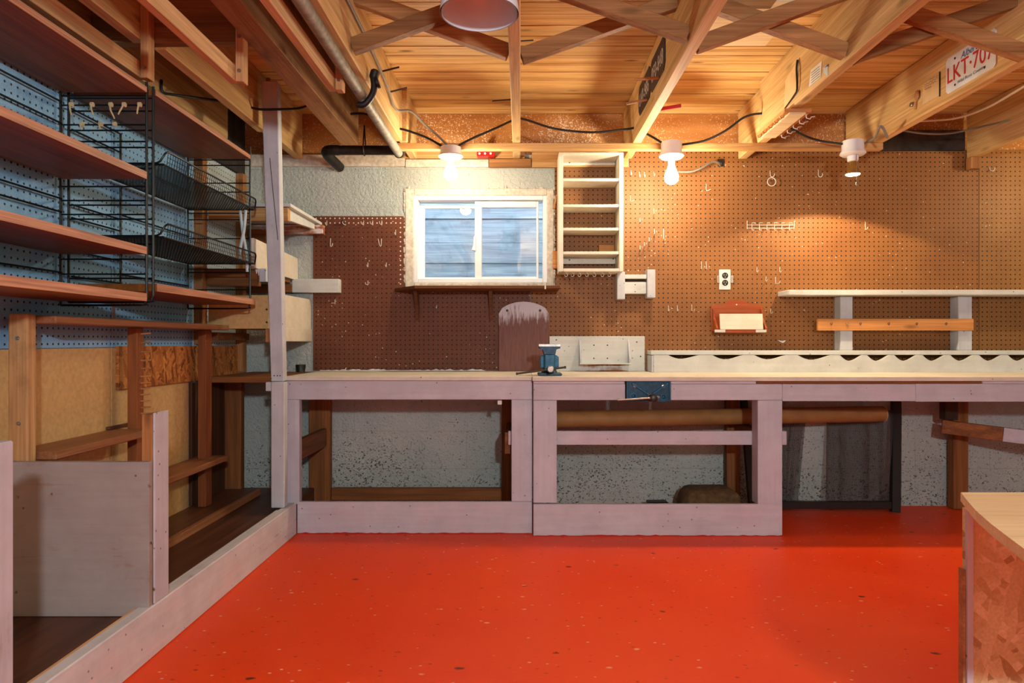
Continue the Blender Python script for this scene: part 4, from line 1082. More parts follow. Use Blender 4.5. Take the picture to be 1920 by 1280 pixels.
# rough brown block and flat black tray on the floor behind the kick board
mb = MB()
mb.prism(poly([(1277, 958), (1277, 930), (1286, 910), (1296, 905.5), (1366, 905), (1377, 909), (1380, 918), (1380, 958)], 3.45), 'y', 3.36, 3.56, 0.012)
o = mb.build('rough_block', M['burlap'], None, True); o.location.z = 0.001
tag(o, 'rough brown rounded block on the floor behind the kick board', 'block')
mb = MB(); mb.prism(poly([(1216, 955), (1213, 930), (1250, 930), (1260, 943), (1261, 955)], 3.5), 'y', 3.47, 3.53, 0.004)
o = mb.build('black_tray', M['black_plastic']); o.location.z = 0.001
tag(o, 'flat black plastic piece on the floor left of the brown block', 'tray')

# ================================================================== ON THE BENCH
# bench vise
VX, VY = WX(1030, 3.22), 3.235
t = thing('bench_vise', 'blue bench vise standing on the bench top with a long bar handle', 'vise', (VX, VY, ZT))
mb = MB(); mb.box(VX - 0.055, VX + 0.058, VY - 0.06, VY + 0.06, ZT + 0.0005, ZT + 0.012, 0.003)
mb.lathe([(0.040, 0.012), (0.036, 0.02), (0.030, 0.034)], (VX, VY, ZT), (0, 0, 1), 24)
mb.build('base', M['vise_dark'], t, True)
MB().prism([(VX - 0.044, ZT + 0.035), (VX + 0.044, ZT + 0.035), (VX + 0.044, ZT + 0.088), (VX + 0.036, ZT + 0.095), (VX - 0.036, ZT + 0.095), (VX - 0.044, ZT + 0.088)], 'y', VY - 0.035, VY + 0.07, 0.003).build('body', M['vise_blue'], t)
MB().box(VX - 0.026, VX + 0.026, VY - 0.062, VY - 0.030, ZT + 0.028, ZT + 0.104, 0.006).build('slide', M['vise_blue'], t)
for y0, y1 in ((-0.058, -0.022), (0.006, 0.045)):
    MB().prism([(VX - 0.026, ZT + 0.098), (VX + 0.026, ZT + 0.098), (VX + 0.030, ZT + 0.125), (VX + 0.050, ZT + 0.128), (VX + 0.050, ZT + 0.146), (VX - 0.050, ZT + 0.146), (VX - 0.050, ZT + 0.128), (VX - 0.030, ZT + 0.125)], 'y', VY + y0, VY + y1, 0.002).build('jaw', M['vise_dark'], t)
MB().box(VX - 0.052, VX + 0.052, VY - 0.062, VY - 0.054, ZT + 0.137, ZT + 0.149, 0.001).build('jaw_plate', M['steel'], t)
MB().lathe([(0.011, 0), (0.011, 0.05), (0.016, 0.052), (0.016, 0.075), (0.012, 0.079)], (VX, VY - 0.06, ZT + 0.034), (0, -1, 0), 20).build('screw', M['steel'], t, True)
hp = Vector((VX, VY - 0.126, ZT + 0.034))
hb = MB(); e0 = hp + Vector((-0.150, 0, -0.020)); e1 = hp + Vector((0.064, 0, 0.008))
hb.tube([e0, e1], 0.0046, 10); hb.lathe([(0.006, 0), (0.006, 0.008)], e0, e0 - e1, 10); hb.lathe([(0.0062, 0), (0.0062, 0.008)], e1, e1 - e0, 10)
hb.build('handle', M['dark_steel'], t, True)
# woodworking vise let into the apron
t = thing('front_vise', 'blue woodworking vise set into the bench apron', 'vise', (WX(1215, D2), D2, 0.60))
vx0, vx1, vz0, vz1 = WX(1174, D2), WX(1256, D2), WZ(752, D2), WZ(713.5, D2)
mb = MB(); mb.box(vx0, vx1, D2 - 0.006, D2 + 0.03, vz0, vz1, 0.003); mb.build('jaw', M['vise_dark'], t)
ring(MB(), vx0, vx1, vz0, vz1, 0.005, D2 - 0.014, D2 - 0.0062, 0.001).build('rim', M['vise_blue'], t)
cxv = WX(1218, D2); mb = MB()
for sx in (-1, 1): MB().bar((cxv, D2 - 0.011, WZ(741, D2)), (cxv + sx * 0.083, D2 - 0.011, WZ(718, D2)), 0.008, 0.009, (0, -1, 0)).build('rib', M['vise_blue'], t)
studs('bolt', M['steel'], t, [(WX(px, D2), D2 - 0.0062, WZ(py, D2)) for px, py in ((1190, 723), (1243, 724))], [(0.008, 0), (0.008, 0.006), (0.004, 0.007)], seg=14)
studs('guide_rod', M['vise_blue'], t, [(WX(px, D2), D2 - 0.0062, WZ(py, D2)) for px, py in ((1187, 742), (1243, 744))], [(0.015, 0), (0.015, 0.005), (0.010, 0.005), (0.009, 0.002), (0.004, 0.006)], seg=20)
MB().lathe([(0.020, 0), (0.020, 0.012), (0.014, 0.014), (0.014, 0.05), (0.016, 0.051), (0.016, 0.078), (0.013, 0.08)], (WX(1220, D2), D2 - 0.0062, WZ(744, D2)), (0, -1, 0), 20).build('screw', M['dark_steel'], t, True)
hy = D2 - 0.07
hb = MB(); a, b = W(1162, 749.5, hy), W(1232, 745.5, hy); hb.tube([a, b], 0.0048, 10); hb.lathe([(0.008, -0.004), (0.0085, 0.006), (0.005, 0.011)], b, b - a, 12); hb.lathe([(0.006, 0), (0.006, 0.01)], a, a - b, 10)
hb.build('handle', M['steel'], t, True)

# tool board and shield-shaped board leaning against the pegboard
DW = PB - 0.02
t = thing('white_tool_board', 'white painted tool board with a lower tray beside the vise', 'board', (WX(1120, DW), DW, ZT))
MB().box(WX(1030, DW), WX(1209, DW), DW, PB - 0.0008, ZT + 0.0005, WZ(630, DW), 0.002).build('back_board', M['white_x'], t)
for px in (1086, 1177):
    MB().prism([(DW - 0.0005, 0.779), (DW - 0.0005, WZ(636, DW)), (DW - 0.055, WZ(672, DW)), (DW - 0.055, 0.779)], 'x', WX(px, DW), WX(px, DW) + 0.009).build('side_fin', M['white_z'], t)
MB().box(WX(1085, DW), WX(1180, DW), DW - 0.062, DW - 0.0005, 0.772, 0.7785, 0.001).build('tray', M['white_x'], t)
MB().prism([(WX(1084, DW), ZT + 0.001), (WX(1177, DW), ZT + 0.001), (WX(1180, DW), 0.7715), (WX(1087, DW), 0.7715)], 'y', DW - 0.003, DW - 0.0005).build('bare_patch', M['half_white'], t)
studs('screw', M['dark_steel'], t, [W(px, py, DW) for px, py in ((1113.5, 647), (1139, 647), (1113.5, 671.5), (1139, 671.5), (1194, 641), (1201, 668), (1043, 637))], [(0.004, 0), (0.003, 0.001)])
t = thing('round_topped_board', 'worn purple brown board with a rounded top under the sill shelf', 'board', (WX(982, DW), DW, ZT))
pl = [(935, 696)]
for i in range(15):
    u = i / 14; x = 935 + 94 * u; q = abs(2 * u - 1)
    pl.append((x, 565.5 + 16 * q ** 2.2 + (6 * max(0, (q - 0.86) / 0.14) ** 2)))
pl += [(1029, 696)]
pts = poly(pl, DW); pts[0] = (pts[0][0], ZT + 0.0005); pts[-1] = (pts[-1][0], ZT + 0.0005)
# paint worn to white near the top of the board
s = NT('shield_paint'); c = s.coord((1, 1, 1), False); zz = s.n('ShaderNodeSeparateXYZ', {0: c}).outputs[2]
g1 = s.noise(s.coord((90, 10, 9)), 1.0, 5, 0.65); g2 = s.noise(s.coord((9, 9, 9)), 1.0, 4)
up = s.step(zz, 0.20, 0.33)
m1 = s.math('MULTIPLY', s.step(s.math('ADD', s.math('MULTIPLY', g1, 0.6), s.math('ADD', s.math('MULTIPLY', up, 0.34), s.math('MULTIPLY', g2, 0.3))), 0.62, 0.76), s.step(zz, 0.14, 0.22))
cc = s.mix(s.step(g1, 0.35, 0.65), lin((120, 80, 74)), lin((104, 62, 52)))
cc = s.mix(m1, cc, lin((200, 190, 200)))
M['shield2'] = s.done(cc, 0.55)
MB().prism(pts, 'y', DW, PB - 0.0008, 0.002).build('board', M['shield2'], t)
studs('hole', M['black_plastic'], t, [W(951, 582, DW), W(1012.5, 582, DW)], [(0.007, 0), (0.006, 0.001)], seg=14)
MB().lathe([(0.004, 0), (0.003, 0.008)], (WX(982, DW), DW, WZ(566.5, DW)), (0, -1, 0), 8).build('nail', M['hook_white'], t)

# scalloped trough along the right half
t = thing('scalloped_tool_rack', 'long white rack on the bench with a wavy cut front board', 'rack', (2.0, 3.58, ZT))
d = 3.53; zt = WZ(665.5, d); xs0 = WX(1226, d)
pl = [(xs0, ZT + 0.0005), (XEND, ZT + 0.0005)]
val = [(WX(a, d), WX(b, d), dz) for a, b, dz in ((1253, 1312, 7), (1336, 1395, 8), (1415, 1476, 8), (1496, 1560, 9), (1575, 1619, 11), (1626, 1669, 11), (1677, 1721, 11), (1730, 1774, 11), (1782, 1827, 11), (1836, 1881, 11), (1890, 1935, 11), (1944, 1990, 11), (1998, 2044, 11), (2052, 2090, 11))]
top = [(xs0, zt)]
for a, b, dz in val:
    for i in range(17):
        u = i / 16
        sh = math.sin(math.pi * (u ** 0.8)) ** 1.25
        top.append((a + (b - a) * u, zt - sh * dz * d / F))
top.append((XEND, zt))
MB().prism(pl + list(reversed(top)), 'y', d, d + 0.02).build('wavy_front', M['white_x'], t)
MB().box(WX(1220, 3.555), XEND, 3.551, PB - 0.0008, WZ(665, 3.555), WZ(657, 3.555), 0.002).build('top_rail', M['white_x'], t)
MB().box(WX(1222, d), xs0 - 0.0005, d, PB - 0.001, ZT + 0.0005, zt - 0.002, 0.002).build('end_board', M['white_z'], t)

# shelf and uprights over it
t = thing('wall_shelf', 'long white shelf with a rounded left end on two white uprights', 'shelf', (2.2, 3.58, 0.846))
d = 3.52; z1, z0 = WZ(543, d), WZ(552.5, d); xa = WX(1479, d)
MB().prism([(xa, PB - 0.001), (xa, d + 0.012), (xa + 0.006, d + 0.004), (xa + 0.10, d), (XEND, d), (XEND, PB - 0.001)], 'z', z0, z1, 0.003).build('shelf_board', M['white_x'], t)
for a, b in ((1576, 1599), (1797, 1823)):
    MB().box(WX(a, 3.60), WX(b, 3.60), 3.60, PB - 0.001, WZ(657, 3.60) + 0.001, z0 - 0.001, 0.003).build('upright', M['white_z'], t)
t = thing('hook_rail', 'pine rail with a row of small hooks under the white shelf', 'hook rail', (WX(1680, 3.58), 3.58, 0.95))
d = 3.578; MB().box(WX(1534, d), WX(1826, d), d, 3.599, WZ(619.5, d), WZ(597.5, d), 0.002).build('board', M['hook_rail'], t)
for px in (1556, 1610, 1663, 1715, 1770):
    x = WX(px, d); z = WZ(607, d)
    MB().tube([(x + 0.010, d - 0.001, z + 0.006), (x + 0.006, d - 0.016, z + 0.004), (x, d - 0.022, z - 0.006), (x - 0.004, d - 0.022, z - 0.004), (x - 0.006, d - 0.02, z + 0.004)], 0.0017, 6, 3).build('hook', M['dark_steel'], t, True)
MB().tube([(WX(1588, d) + 0.007 * math.cos(a), d - 0.006, WZ(606, d) + 0.006 * math.sin(a)) for a in [i * math.pi / 5 for i in range(10)]], 0.0015, 6, 0, True).build('screw_eye', M['steel'], t, True)

# mail rack
t = thing('letter_rack', 'red brown wall letter rack with a white front panel', 'rack', (WX(1383, 3.6), 3.62, WZ(624, 3.6)))
d = PB - 0.012
pl = [(1332, 584), (1334, 575), (1340, 570), (1348, 572), (1356, 571), (1368, 562.5), (1382, 561.5), (1394, 562.5), (1406, 570), (1418, 570), (1427, 570), (1430, 576), (1428, 585), (1428, 622), (1335, 622)]
MB().prism(poly(pl, d), 'y', d, PB - 0.0008, 0.001).build('back_board', M['mail_wood'], t)
df = d - 0.075
for px in (1337, 1427):
    xx = WX(px, d)
    MB().prism([(d - 0.0005, WZ(578, d)), (d - 0.018, WZ(580, d)), (d - 0.024, WZ(596, d)), (df - 0.004, WZ(615, d)), (df - 0.004, WZ(621, d)), (d - 0.0005, WZ(621, d))], 'x', xx - 0.005, xx + 0.005).build('side', M['mail_wood'], t)
MB().hexa([(WX(1343, d), df, WZ(618, d)), (WX(1422, d), df, WZ(618, d)), (WX(1422, d), df + 0.008, WZ(618, d)), (WX(1343, d), df + 0.008, WZ(618, d)), (WX(1343, d), df + 0.012, WZ(589, d)), (WX(1422, d), df + 0.012, WZ(589, d)), (WX(1422, d), df + 0.02, WZ(589, d)), (WX(1343, d), df + 0.02, WZ(589, d))], 0.001).build('front_panel', M['cream'], t)
MB().box(WX(1342, d), WX(1424, d), df - 0.006, d - 0.001, WZ(624, d), WZ(620, d), 0.001).build('bottom_board', M['mail_wood'], t)
for a, b in ((1339, 1359), (1416, 1436)): MB().box(WX(a, df), WX(b, df), df - 0.010, df - 0.0065, WZ(623, df), WZ(618, df), 0.001).build('front_lip', M['white_x'], t)
MB().lathe([(0.004, 0), (0.003, 0.002)], (WX(1381, d), d, WZ(571, d)), (0, -1, 0), 10).build('nail', M['hook_white'], t)

# outlet
t = thing('wall_outlet', 'white double wall outlet with black sockets', 'outlet', (WX(1359, PB), PB, WZ(543, PB)))
d = PB - 0.006
MB().box(WX(1348.5, d), WX(1370, d), d, PB - 0.0005, WZ(543, d), WZ(505, d), 0.003).build('cover_plate', M['white_plastic'], t)
for py in (516.5, 530):
    o = MB().lathe([(0.0165, 0), (0.0165, 0.0015)], (WX(1359.5, d), d - 0.0002, WZ(py, d)), (0, -1, 0), 24).build('socket', M['black_plastic'], t)
    mb = MB()
    for dx in (-0.006, 0.006): mb.box(WX(1359.5, d) + dx - 0.001, WX(1359.5, d) + dx + 0.001, d - 0.0022, d - 0.0018, WZ(py, d) - 0.001, WZ(py, d) + 0.008, 0)
    mb.lathe([(0.0025, 0), (0.0025, 0.0005)], (WX(1359.5, d), d - 0.0018, WZ(py, d) - 0.008), (0, -1, 0), 8)
    mb.build('slots', M['paper'], o)
for s0, s1 in ((1345, 1348.3), (1370.2, 1373.5)):
    ring(MB(), WX(s0, PB), WX(s1, PB), WZ(530, PB), WZ(517, PB), 0.0025, PB - 0.01, PB - 0.0008, 0.0005).build('side_clip', M['white_plastic'], t)

# white cabinet of little shelves
t = thing('spice_shelf', 'white ladder-like wall shelf with five openings above the bench', 'shelf', (WX(1108, 3.55), 3.56, WZ(509, 3.5)))
d = 3.50; X0, X1, Z0, Z1 = WX(1048, d), WX(1169, d), WZ(509, d), WZ(285, d)
MB().box(X0, X0 + 0.022, d, PB - 0.014, Z0, Z1, 0.002).build('side', M['cream_cab'], t)
MB().box(X1 - 0.022, X1, d, PB - 0.014, Z0, Z1, 0.002).build('side', M['cream_cab'], t)
MB().box(X0 + 0.0225, X1 - 0.0225, d, PB - 0.014, Z1 - 0.016, Z1, 0.002).build('top', M['cream_cab'], t)
MB().box(X0 + 0.0225, X1 - 0.0225, d, PB - 0.014, Z0, Z0 + 0.016, 0.002).build('bottom', M['cream_cab'], t)
for py in (336, 385, 429, 473.5):
    MB().box(X0 + 0.0225, X1 - 0.0225, d + 0.004, PB - 0.014, WZ(py + 3, d), WZ(py - 2.5, d), 0.002).build('shelf_board', M['cream_cab'], t)
MB().box(X0 + 0.0225, X1 - 0.0225, PB - 0.034, PB - 0.0145, WZ(308, 3.62), Z1 - 0.0165, 0.002).build('back_rail', M['cream_cab'], t)
MB().box(X0 + 0.0225, X1 - 0.0225, PB - 0.034, PB - 0.0145, WZ(494, 3.62), WZ(478, 3.62), 0.002).build('back_rail', M['cream_cab'], t)
studs('screw', M['dark_steel'], t, [(WX(px, 3.635), PB - 0.0345, WZ(py, 3.635)) for px, py in ((1068, 304), (1149, 302), (1068, 487), (1150, 485))], [(0.0045, 0), (0.004, 0.001)])
for px in (1061, 1073, 1086, 1100, 1114, 1129, 1142):
    x = WX(px, d + 0.02); y = d + 0.02
    MB().tube([(x, y, Z0), (x, y, Z0 - 0.006), (x + 0.008, y - 0.002, Z0 - 0.011), (x + 0.007, y - 0.002, Z0 - 0.021), (x - 0.003, y - 0.002, Z0 - 0.023), (x - 0.007, y - 0.002, Z0 - 0.015)], 0.0018, 6, 3).build('cup_hook', M['hook_white'], t, True)
box_thing('mounting_block', M['hook_rail'], (WX(1036.5, 3.655), WX(1052, 3.655), PB - 0.0135, PB - 0.0005, WZ(503, 3.655), WZ(470, 3.655)), 'pale wood block with two screws left of the white ladder shelf', 'block')
box_thing('wood_chip', M['hook_rail'], (WX(1123, 3.66), WX(1152, 3.66), PB - 0.0135, PB - 0.0005, WZ(472, 3.66), WZ(459, 3.66)), 'small wood scrap behind the white ladder shelf', 'scrap')
tag(MB().tube([W(1043, 366, 3.66), W(1041, 378, 3.58), W(1038, 391, 3.50)], 0.005, 8).build('wooden_dowel', M['peg'], None, True), 'slanting wooden dowel at the left edge of the white ladder shelf', 'dowel')

# H-shaped white bracket
t = thing('white_bracket', 'white H-shaped wooden bracket under the ladder shelf corner', 'bracket', (WX(1193, 3.62), 3.62, WZ(562, 3.6)))
d = 3.595
MB().box(WX(1157, d), WX(1172, d), d, PB - 0.001, WZ(561, d), WZ(509, d), 0.003).build('arm', M['white_z'], t)
MB().box(WX(1213.5, d), WX(1229, d), d, PB - 0.001, WZ(558, d), WZ(505, d), 0.003).build('arm', M['white_z'], t)
MB().box(WX(1172, d) + 0.0005, WX(1213.5, d) - 0.0005, d + 0.012, PB - 0.002, WZ(522, d), WZ(514, d), 0.002).build('rail', M['white_x'], t)
MB().box(WX(1172, d) + 0.0005, WX(1213.5, d) - 0.0005, d + 0.02, PB - 0.002, WZ(550, d), WZ(528, d), 0.002).build('rail', M['white_x'], t)
studs('screw', M['dark_steel'], t, [(WX(1192, d), d + 0.02, WZ(py, d)) for py in (533, 546)], [(0.003, 0), (0.0025, 0.001)])

# sill shelf
t = thing('sill_shelf', 'narrow dark brown shelf on two brackets under the window', 'shelf', (WX(895, 3.6), 3.6, WZ(600, 3.6)))
d = 3.47
xl_, xr_ = WX(741, PB), WX(1050, d)
MB().prism([(xl_, PB - 0.001), (xl_, 3.655), (WX(777, d), d), (xr_, d), (xr_, PB - 0.001)], 'z', WZ(540.5, d), WZ(535, d), 0.001).build('shelf_board', M['sill_wood'], t)
mb = MB()
for k, py in enumerate((536.6, 539.0)): mb.box(WX(778, d), xr_ - 0.002, d - 0.004, d - 0.0005, WZ(py + 0.7, d), WZ(py - 0.6, d), 0.0004)
mb.build('moulding', M['brace_x'], t)
for px in (783, 921):
    x = WX(px, PB)
    MB().prism([(PB - 0.001, WZ(541, d)), (PB - 0.09, WZ(541, d)), (PB - 0.085, WZ(550, PB)), (PB - 0.025, WZ(580, PB)), (PB - 0.03, WZ(590, PB)), (PB - 0.014, WZ(600, PB)), (PB - 0.001, WZ(600, PB))], 'x', x - 0.009, x + 0.009, 0.001).build('bracket', M['sill_wood'], t)
box_thing('white_clip', M['white_plastic'], (WX(1021, d), WX(1023.5, d), d - 0.008, d - 0.0045, WZ(542, d), WZ(535, d)), 'tiny white clip on the front of the dark sill shelf', 'clip', bev=0.0005)

# red tool clip under the header
t = thing('tool_clip', 'red wall clip with three white rollers beside the left bulb', 'clip', (WX(910, 3.6), 3.6, WZ(293, 3.6)))
d = 3.60
MB().box(WX(894, d), WX(927, d), d, 3.654, WZ(292, d), WZ(284, d), 0.002).build('body', M['red'], t)
MB().box(WX(907, d), WX(912.5, d), d + 0.01, 3.654, WZ(283.8, d), WZ(266, d), 0.001).build('stem', M['pipe_dark_stick'], t)
studs('roller', M['white_plastic'], t, [(WX(px, d), d - 0.0003, WZ(288, d)) for px in (899, 909.5, 920)], [(0.006, 0), (0.006, 0.006), (0.003, 0.007)], seg=12)

# ================================================================== PEG HOOKS
def hook_mesh(kind, L, px, py, d=PB):
    x, z = WX(px, d), WZ(py, d); y = d - 0.0018; r = 0.0016
    mb = MB()
    if kind == 'L':      # straight stub bent out and up
        mb.tube([(x, d + 0.003, z + L), (x, y, z + L), (x, y, z), (x, y - 0.006, z - 0.004), (x, y - 0.022, z - 0.002), (x, y - 0.026, z + 0.006)], r, 6, 2)
    elif kind == 'S':    # long straight arm
        mb.tube([(x, d + 0.003, z + L), (x, y, z + L), (x, y, z), (x, y - 0.006, z - 0.003), (x, y - 0.055, z - 0.003), (x, y - 0.06, z + 0.006)], r, 6, 2)
    elif kind == 'U':    # sideways U
        mb.tube([(x - 0.006, d + 0.003, z + L), (x - 0.006, y, z + L), (x - 0.006, y - 0.003, z + 0.004), (x, y - 0.014, z - 0.006), (x + 0.008, y - 0.018, z), (x + 0.010, y - 0.018, z + 0.012)], r * 1.15, 6, 3)
    elif kind == 'V':
        mb.tube([(x - 0.010, y - 0.02, z + L), (x - 0.004, y - 0.012, z + 0.004), (x + 0.002, y, z), (x + 0.004, y, z + L), (x + 0.004, d + 0.003, z + L)], r, 6, 2)
    elif kind == 'B':    # bent sideways
        mb.tube([(x, d + 0.003, z + L), (x, y, z + L), (x, y, z), (x + 0.008, y - 0.010, z - 0.002), (x + 0.020, y - 0.014, z + 0.003)], r, 6, 2)
    elif kind == 'D':    # double arm
        mb.tube([(x - 0.028, d + 0.003, z), (x - 0.028, y, z), (x - 0.008, y, z), (x, y - 0.03, z - 0.008), (x + 0.004, y - 0.04, z + 0.004)], r, 6, 0)
        mb.tube([(x - 0.008, y, z), (x - 0.008, y, z + 0.018), (x + 0.004, y - 0.03, z + 0.020)], r, 6, 0)
        mb.tube([(x - 0.008, y, z + 0.009), (x + 0.008, y - 0.03, z + 0.009)], r, 6, 0)
    else:                # T: tiny stub
        mb.tube([(x, d + 0.003, z + 0.006), (x, y - 0.010, z + 0.004), (x, y - 0.014, z - 0.002)], r * 1.2, 6, 2)
        mb.tube([(x - 0.004, y - 0.001, z + 0.004), (x + 0.003, y - 0.001, z + 0.008)], r, 6, 0)
    return mb
HOOKS = [
 ('L', .020, 613, 421, 'white peg hook at the top left corner of the dark pegboard'), ('S', .018, 648, 421, 'white peg hook with a black tip in the top row left of the window'),
 ('S', .020, 682, 421, 'white peg hook in the top row left of the window, third from left'), ('S', .020, 699, 421, 'white peg hook in the top row left of the window, second from right'),
 ('S', .020, 716, 421, 'white peg hook at the right end of the top row left of the window'), ('L', .022, 742, 439, 'white peg hook nearest the upper part of the window'),
 ('U', .038, 622, 461, 'U-bent white peg hook left of the window'), ('V', .036, 714, 461, 'V-bent white peg hook left of the window'),
 ('L', .018, 690, 499, 'white peg hook beside the paint specks, left of its pair'), ('L', .018, 724.5, 499, 'white peg hook beside the paint specks, right of its pair'),
 ('S', .018, 690, 533, 'long-shadowed white peg hook lowest on the dark pegboard'), ('D', .02, 631, 568, 'double-armed white hook below the white timber end'),
 ('T', .01, 649, 692, 'loose white nail at the foot of the dark pegboard'), ('L', .014, 819, 577, 'single white peg under the sill shelf between its brackets'),
 ('L', .022, 1183, 328, 'peg hook nearest the top right of the ladder shelf'), ('L', .028, 1199, 332, 'left hook of the pair right of the ladder shelf top'),
 ('L', .028, 1208, 332, 'right hook of the pair right of the ladder shelf top'), ('L', .024, 1226, 330, 'peg hook just left of the middle lit bulb'),
 ('B', .030, 1182, 377, 'bent peg hook beside the third opening of the ladder shelf'), ('S', .026, 1226, 400, 'peg hook in the bright patch below the middle bulb'),
 ('S', .020, 1200, 416, 'peg hook at the edge of the bright patch right of the ladder shelf'), ('S', .026, 1227, 438, 'upper hook of the diagonal row right of the ladder shelf'),
 ('S', .020, 1217, 452, 'second hook of the diagonal row right of the ladder shelf'), ('S', .020, 1208, 461, 'third hook of the diagonal row right of the ladder shelf'),
 ('S', .018, 1200, 467, 'lowest hook of the diagonal row right of the ladder shelf'), ('S', .050, 1244, 447, 'long peg hook right of the diagonal row'),
 ('S', .036, 1315, 503, 'left long white hook beside the outlet'), ('S', .036, 1324, 503, 'right long white hook beside the outlet'),
 ('B', .034, 1324, 357, 'bent white hook right of the middle bulb'), ('T', .01, 1394, 313, 'tiny white hook near the end of the grey cable'),
 ('U', .036, 1536, 331, 'U-shaped white hook near the reflector lamp'), ('T', .01, 1514, 366, 'tiny white hook below the U-shaped hook'),
 ('L', .036, 1622, 429, 'straight white hook in the light pool of the reflector lamp'),
 ('L', .022, 1419, 509, 'white hook right of the outlet, upper left of four'), ('L', .020, 1436, 526, 'white hook right of the outlet, lower left of four'),
 ('L', .022, 1462, 509, 'white hook right of the outlet, upper right of four'), ('S', .032, 1454, 531, 'white hook right of the outlet, lower right of four'),
 ('L', .018, 1445, 586, 'white hook right of the letter rack'), ('S', .030, 1297, 582, 'white hook left of the letter rack, with a long shadow'),
 ('L', .026, 1253, 582, 'white hook below the H bracket, left of a close pair'), ('L', .026, 1270, 582, 'white hook below the H bracket, right of a close pair'),
 ('T', .01, 1507, 583, 'small white hook in the shadow under the left end of the white shelf'), ('U', .02, 1857, 320, 'white hook on the far right pegboard near the seam'),
]
for k, L, px, py, lb in HOOKS:
    hk = tag(hook_mesh(k, L, px, py).build('peg_hook', M['hook_white'], None, True), lb, 'hook', 'peg hooks on the pegboards')
    if 'black tip' in lb: MB().bar(W(641, 414, PB - 0.03), W(647, 419, PB - 0.012), 0.014, 0.012).build('black_tip', M['black_plastic'], hk)
t = thing('ring_hook', 'white hook with a ring hanging from it', 'hook', W(1446, 348, PB))
hook_mesh('U', .03, 1446, 331).build('hook', M['hook_white'], t, True)
cx, cz = WX(1447, 3.65), WZ(340.5, 3.65)
MB().tube([(cx + 0.0225 * math.cos(a), 3.652, cz + 0.0225 * math.sin(a)) for a in [i * math.pi / 14 for i in range(28)]], 0.0024, 8, 0, True).build('ring', M['hook_white'], t, True)
# wire hook strip
t = thing('wire_hook_strip', 'white wire strip of small hooks on the pegboard', 'hook strip', W(1444, 432, PB))
d = PB - 0.014
for py in (421.5, 427.5): MB().tube([W(1401, py, d), W(1489, py, d)], 0.0018, 6).build('cross_wire', M['hook_white'], t, True)
for px in (1401, 1489): MB().tube([W(px, 414, PB + 0.002), W(px, 414, PB - 0.002), W(px, 429, d)], 0.0018, 6).build('end_wire', M['hook_white'], t, True)
for px in (1410, 1424, 1438, 1452, 1466, 1480):
    MB().tube([W(px + 6, 417.5, d - 0.03), W(px, 417.5, d - 0.028), W(px, 421, d - 0.003), W(px, 431, d - 0.004), W(px + 4, 431, d - 0.02)], 0.0015, 6).build('hook', M['hook_white'], t, True)
mb = MB(); mb.prism(poly([(1458, 637), (1463, 638), (1467, 639), (1473, 637.5), (1472, 640), (1468, 643), (1462, 640)], PB - 0.003), 'y', PB - 0.004, PB - 0.0005)
tag(mb.build('paint_chip', M['white_plastic']), 'white paint chip on the pegboard right below the letter rack', 'chip')

# ================================================================== ON THE JOISTS
# dark plates on the left face of the joist right of the middle one (face x = 0.557)
fx = 0.557
def dark_plate(y0, y1, z0, z1, text, label):
    t = thing('dark_plate', label, 'plate', (fx, (y0 + y1) / 2, z0), 'dark plates on the joist')
    c = 0.025
    MB().prism([(y0 + c, z0), (y1 - c, z0), (y1, z0 + c), (y1, z1 - c), (y1 - c, z1), (y0 + c, z1), (y0, z1 - c), (y0, z0 + c)], 'x', fx - 0.004, fx - 0.0005, 0.001).build('plate', M['plate_black'], t)
    writing('raised_digits', text, M['plate_digit'], (fx - 0.0041, y1 - 0.03, z0 + 0.035), (0, -1, 0), (0, 0, 1), (y1 - y0) - 0.06, t, 0.0012, height=0.06)
dark_plate(2.60, 2.885, 1.943, 2.078, '0F0-848', 'near dark plate with worn pale digits on the joist')
dark_plate(2.89, 3.175, 1.942, 2.078, '640-986', 'far dark plate with worn pale digits on the joist')
def stick(name, a, b, r, mat, label, cat='peg'):
    tag(MB().tube([a, b], r, 8).build(name, M[mat], None, True), label, cat)
stick('wooden_peg', (fx - 0.0048, 2.71, 1.948), (fx - 0.100, 2.70, 1.936), 0.006, 'peg', 'upper wooden peg sticking out over the dark plates')
stick('wooden_peg', (fx - 0.0048, 2.96, 1.950), (fx - 0.095, 2.95, 1.928), 0.006, 'peg', 'lower wooden peg at the far end of the dark plates')
mb = MB(); mb.bar((0.601, 3.12, 1.955), (0.735, 3.10, 1.972), 0.01, 0.016)
tag(mb.build('red_stick', M['red']), 'flat red stick poking out from the joist behind the middle bulb', 'stick')
stick('iron_nail', (-0.0405, 3.10, 2.00), (-0.13, 3.10, 1.993), 0.0035, 'pipe_dark_stick', 'dark nail poking left from the middle joist', 'nail')
stick('iron_nail', (-0.583, 2.83, 2.02), (-0.505, 2.82, 2.035), 0.004, 'pipe_dark_stick', 'upper dark nail holding the grey cable', 'nail')
stick('iron_nail', (-0.583, 3.02, 2.005), (-0.505, 3.01, 2.02), 0.004, 'pipe_dark_stick', 'lower dark nail holding the grey cable', 'nail')
stick('iron_nail', (0.001, 2.62, 2.055), (0.05, 2.62, 2.058), 0.003, 'pipe_dark_stick', 'small dark nail right of the lamp shade', 'nail')

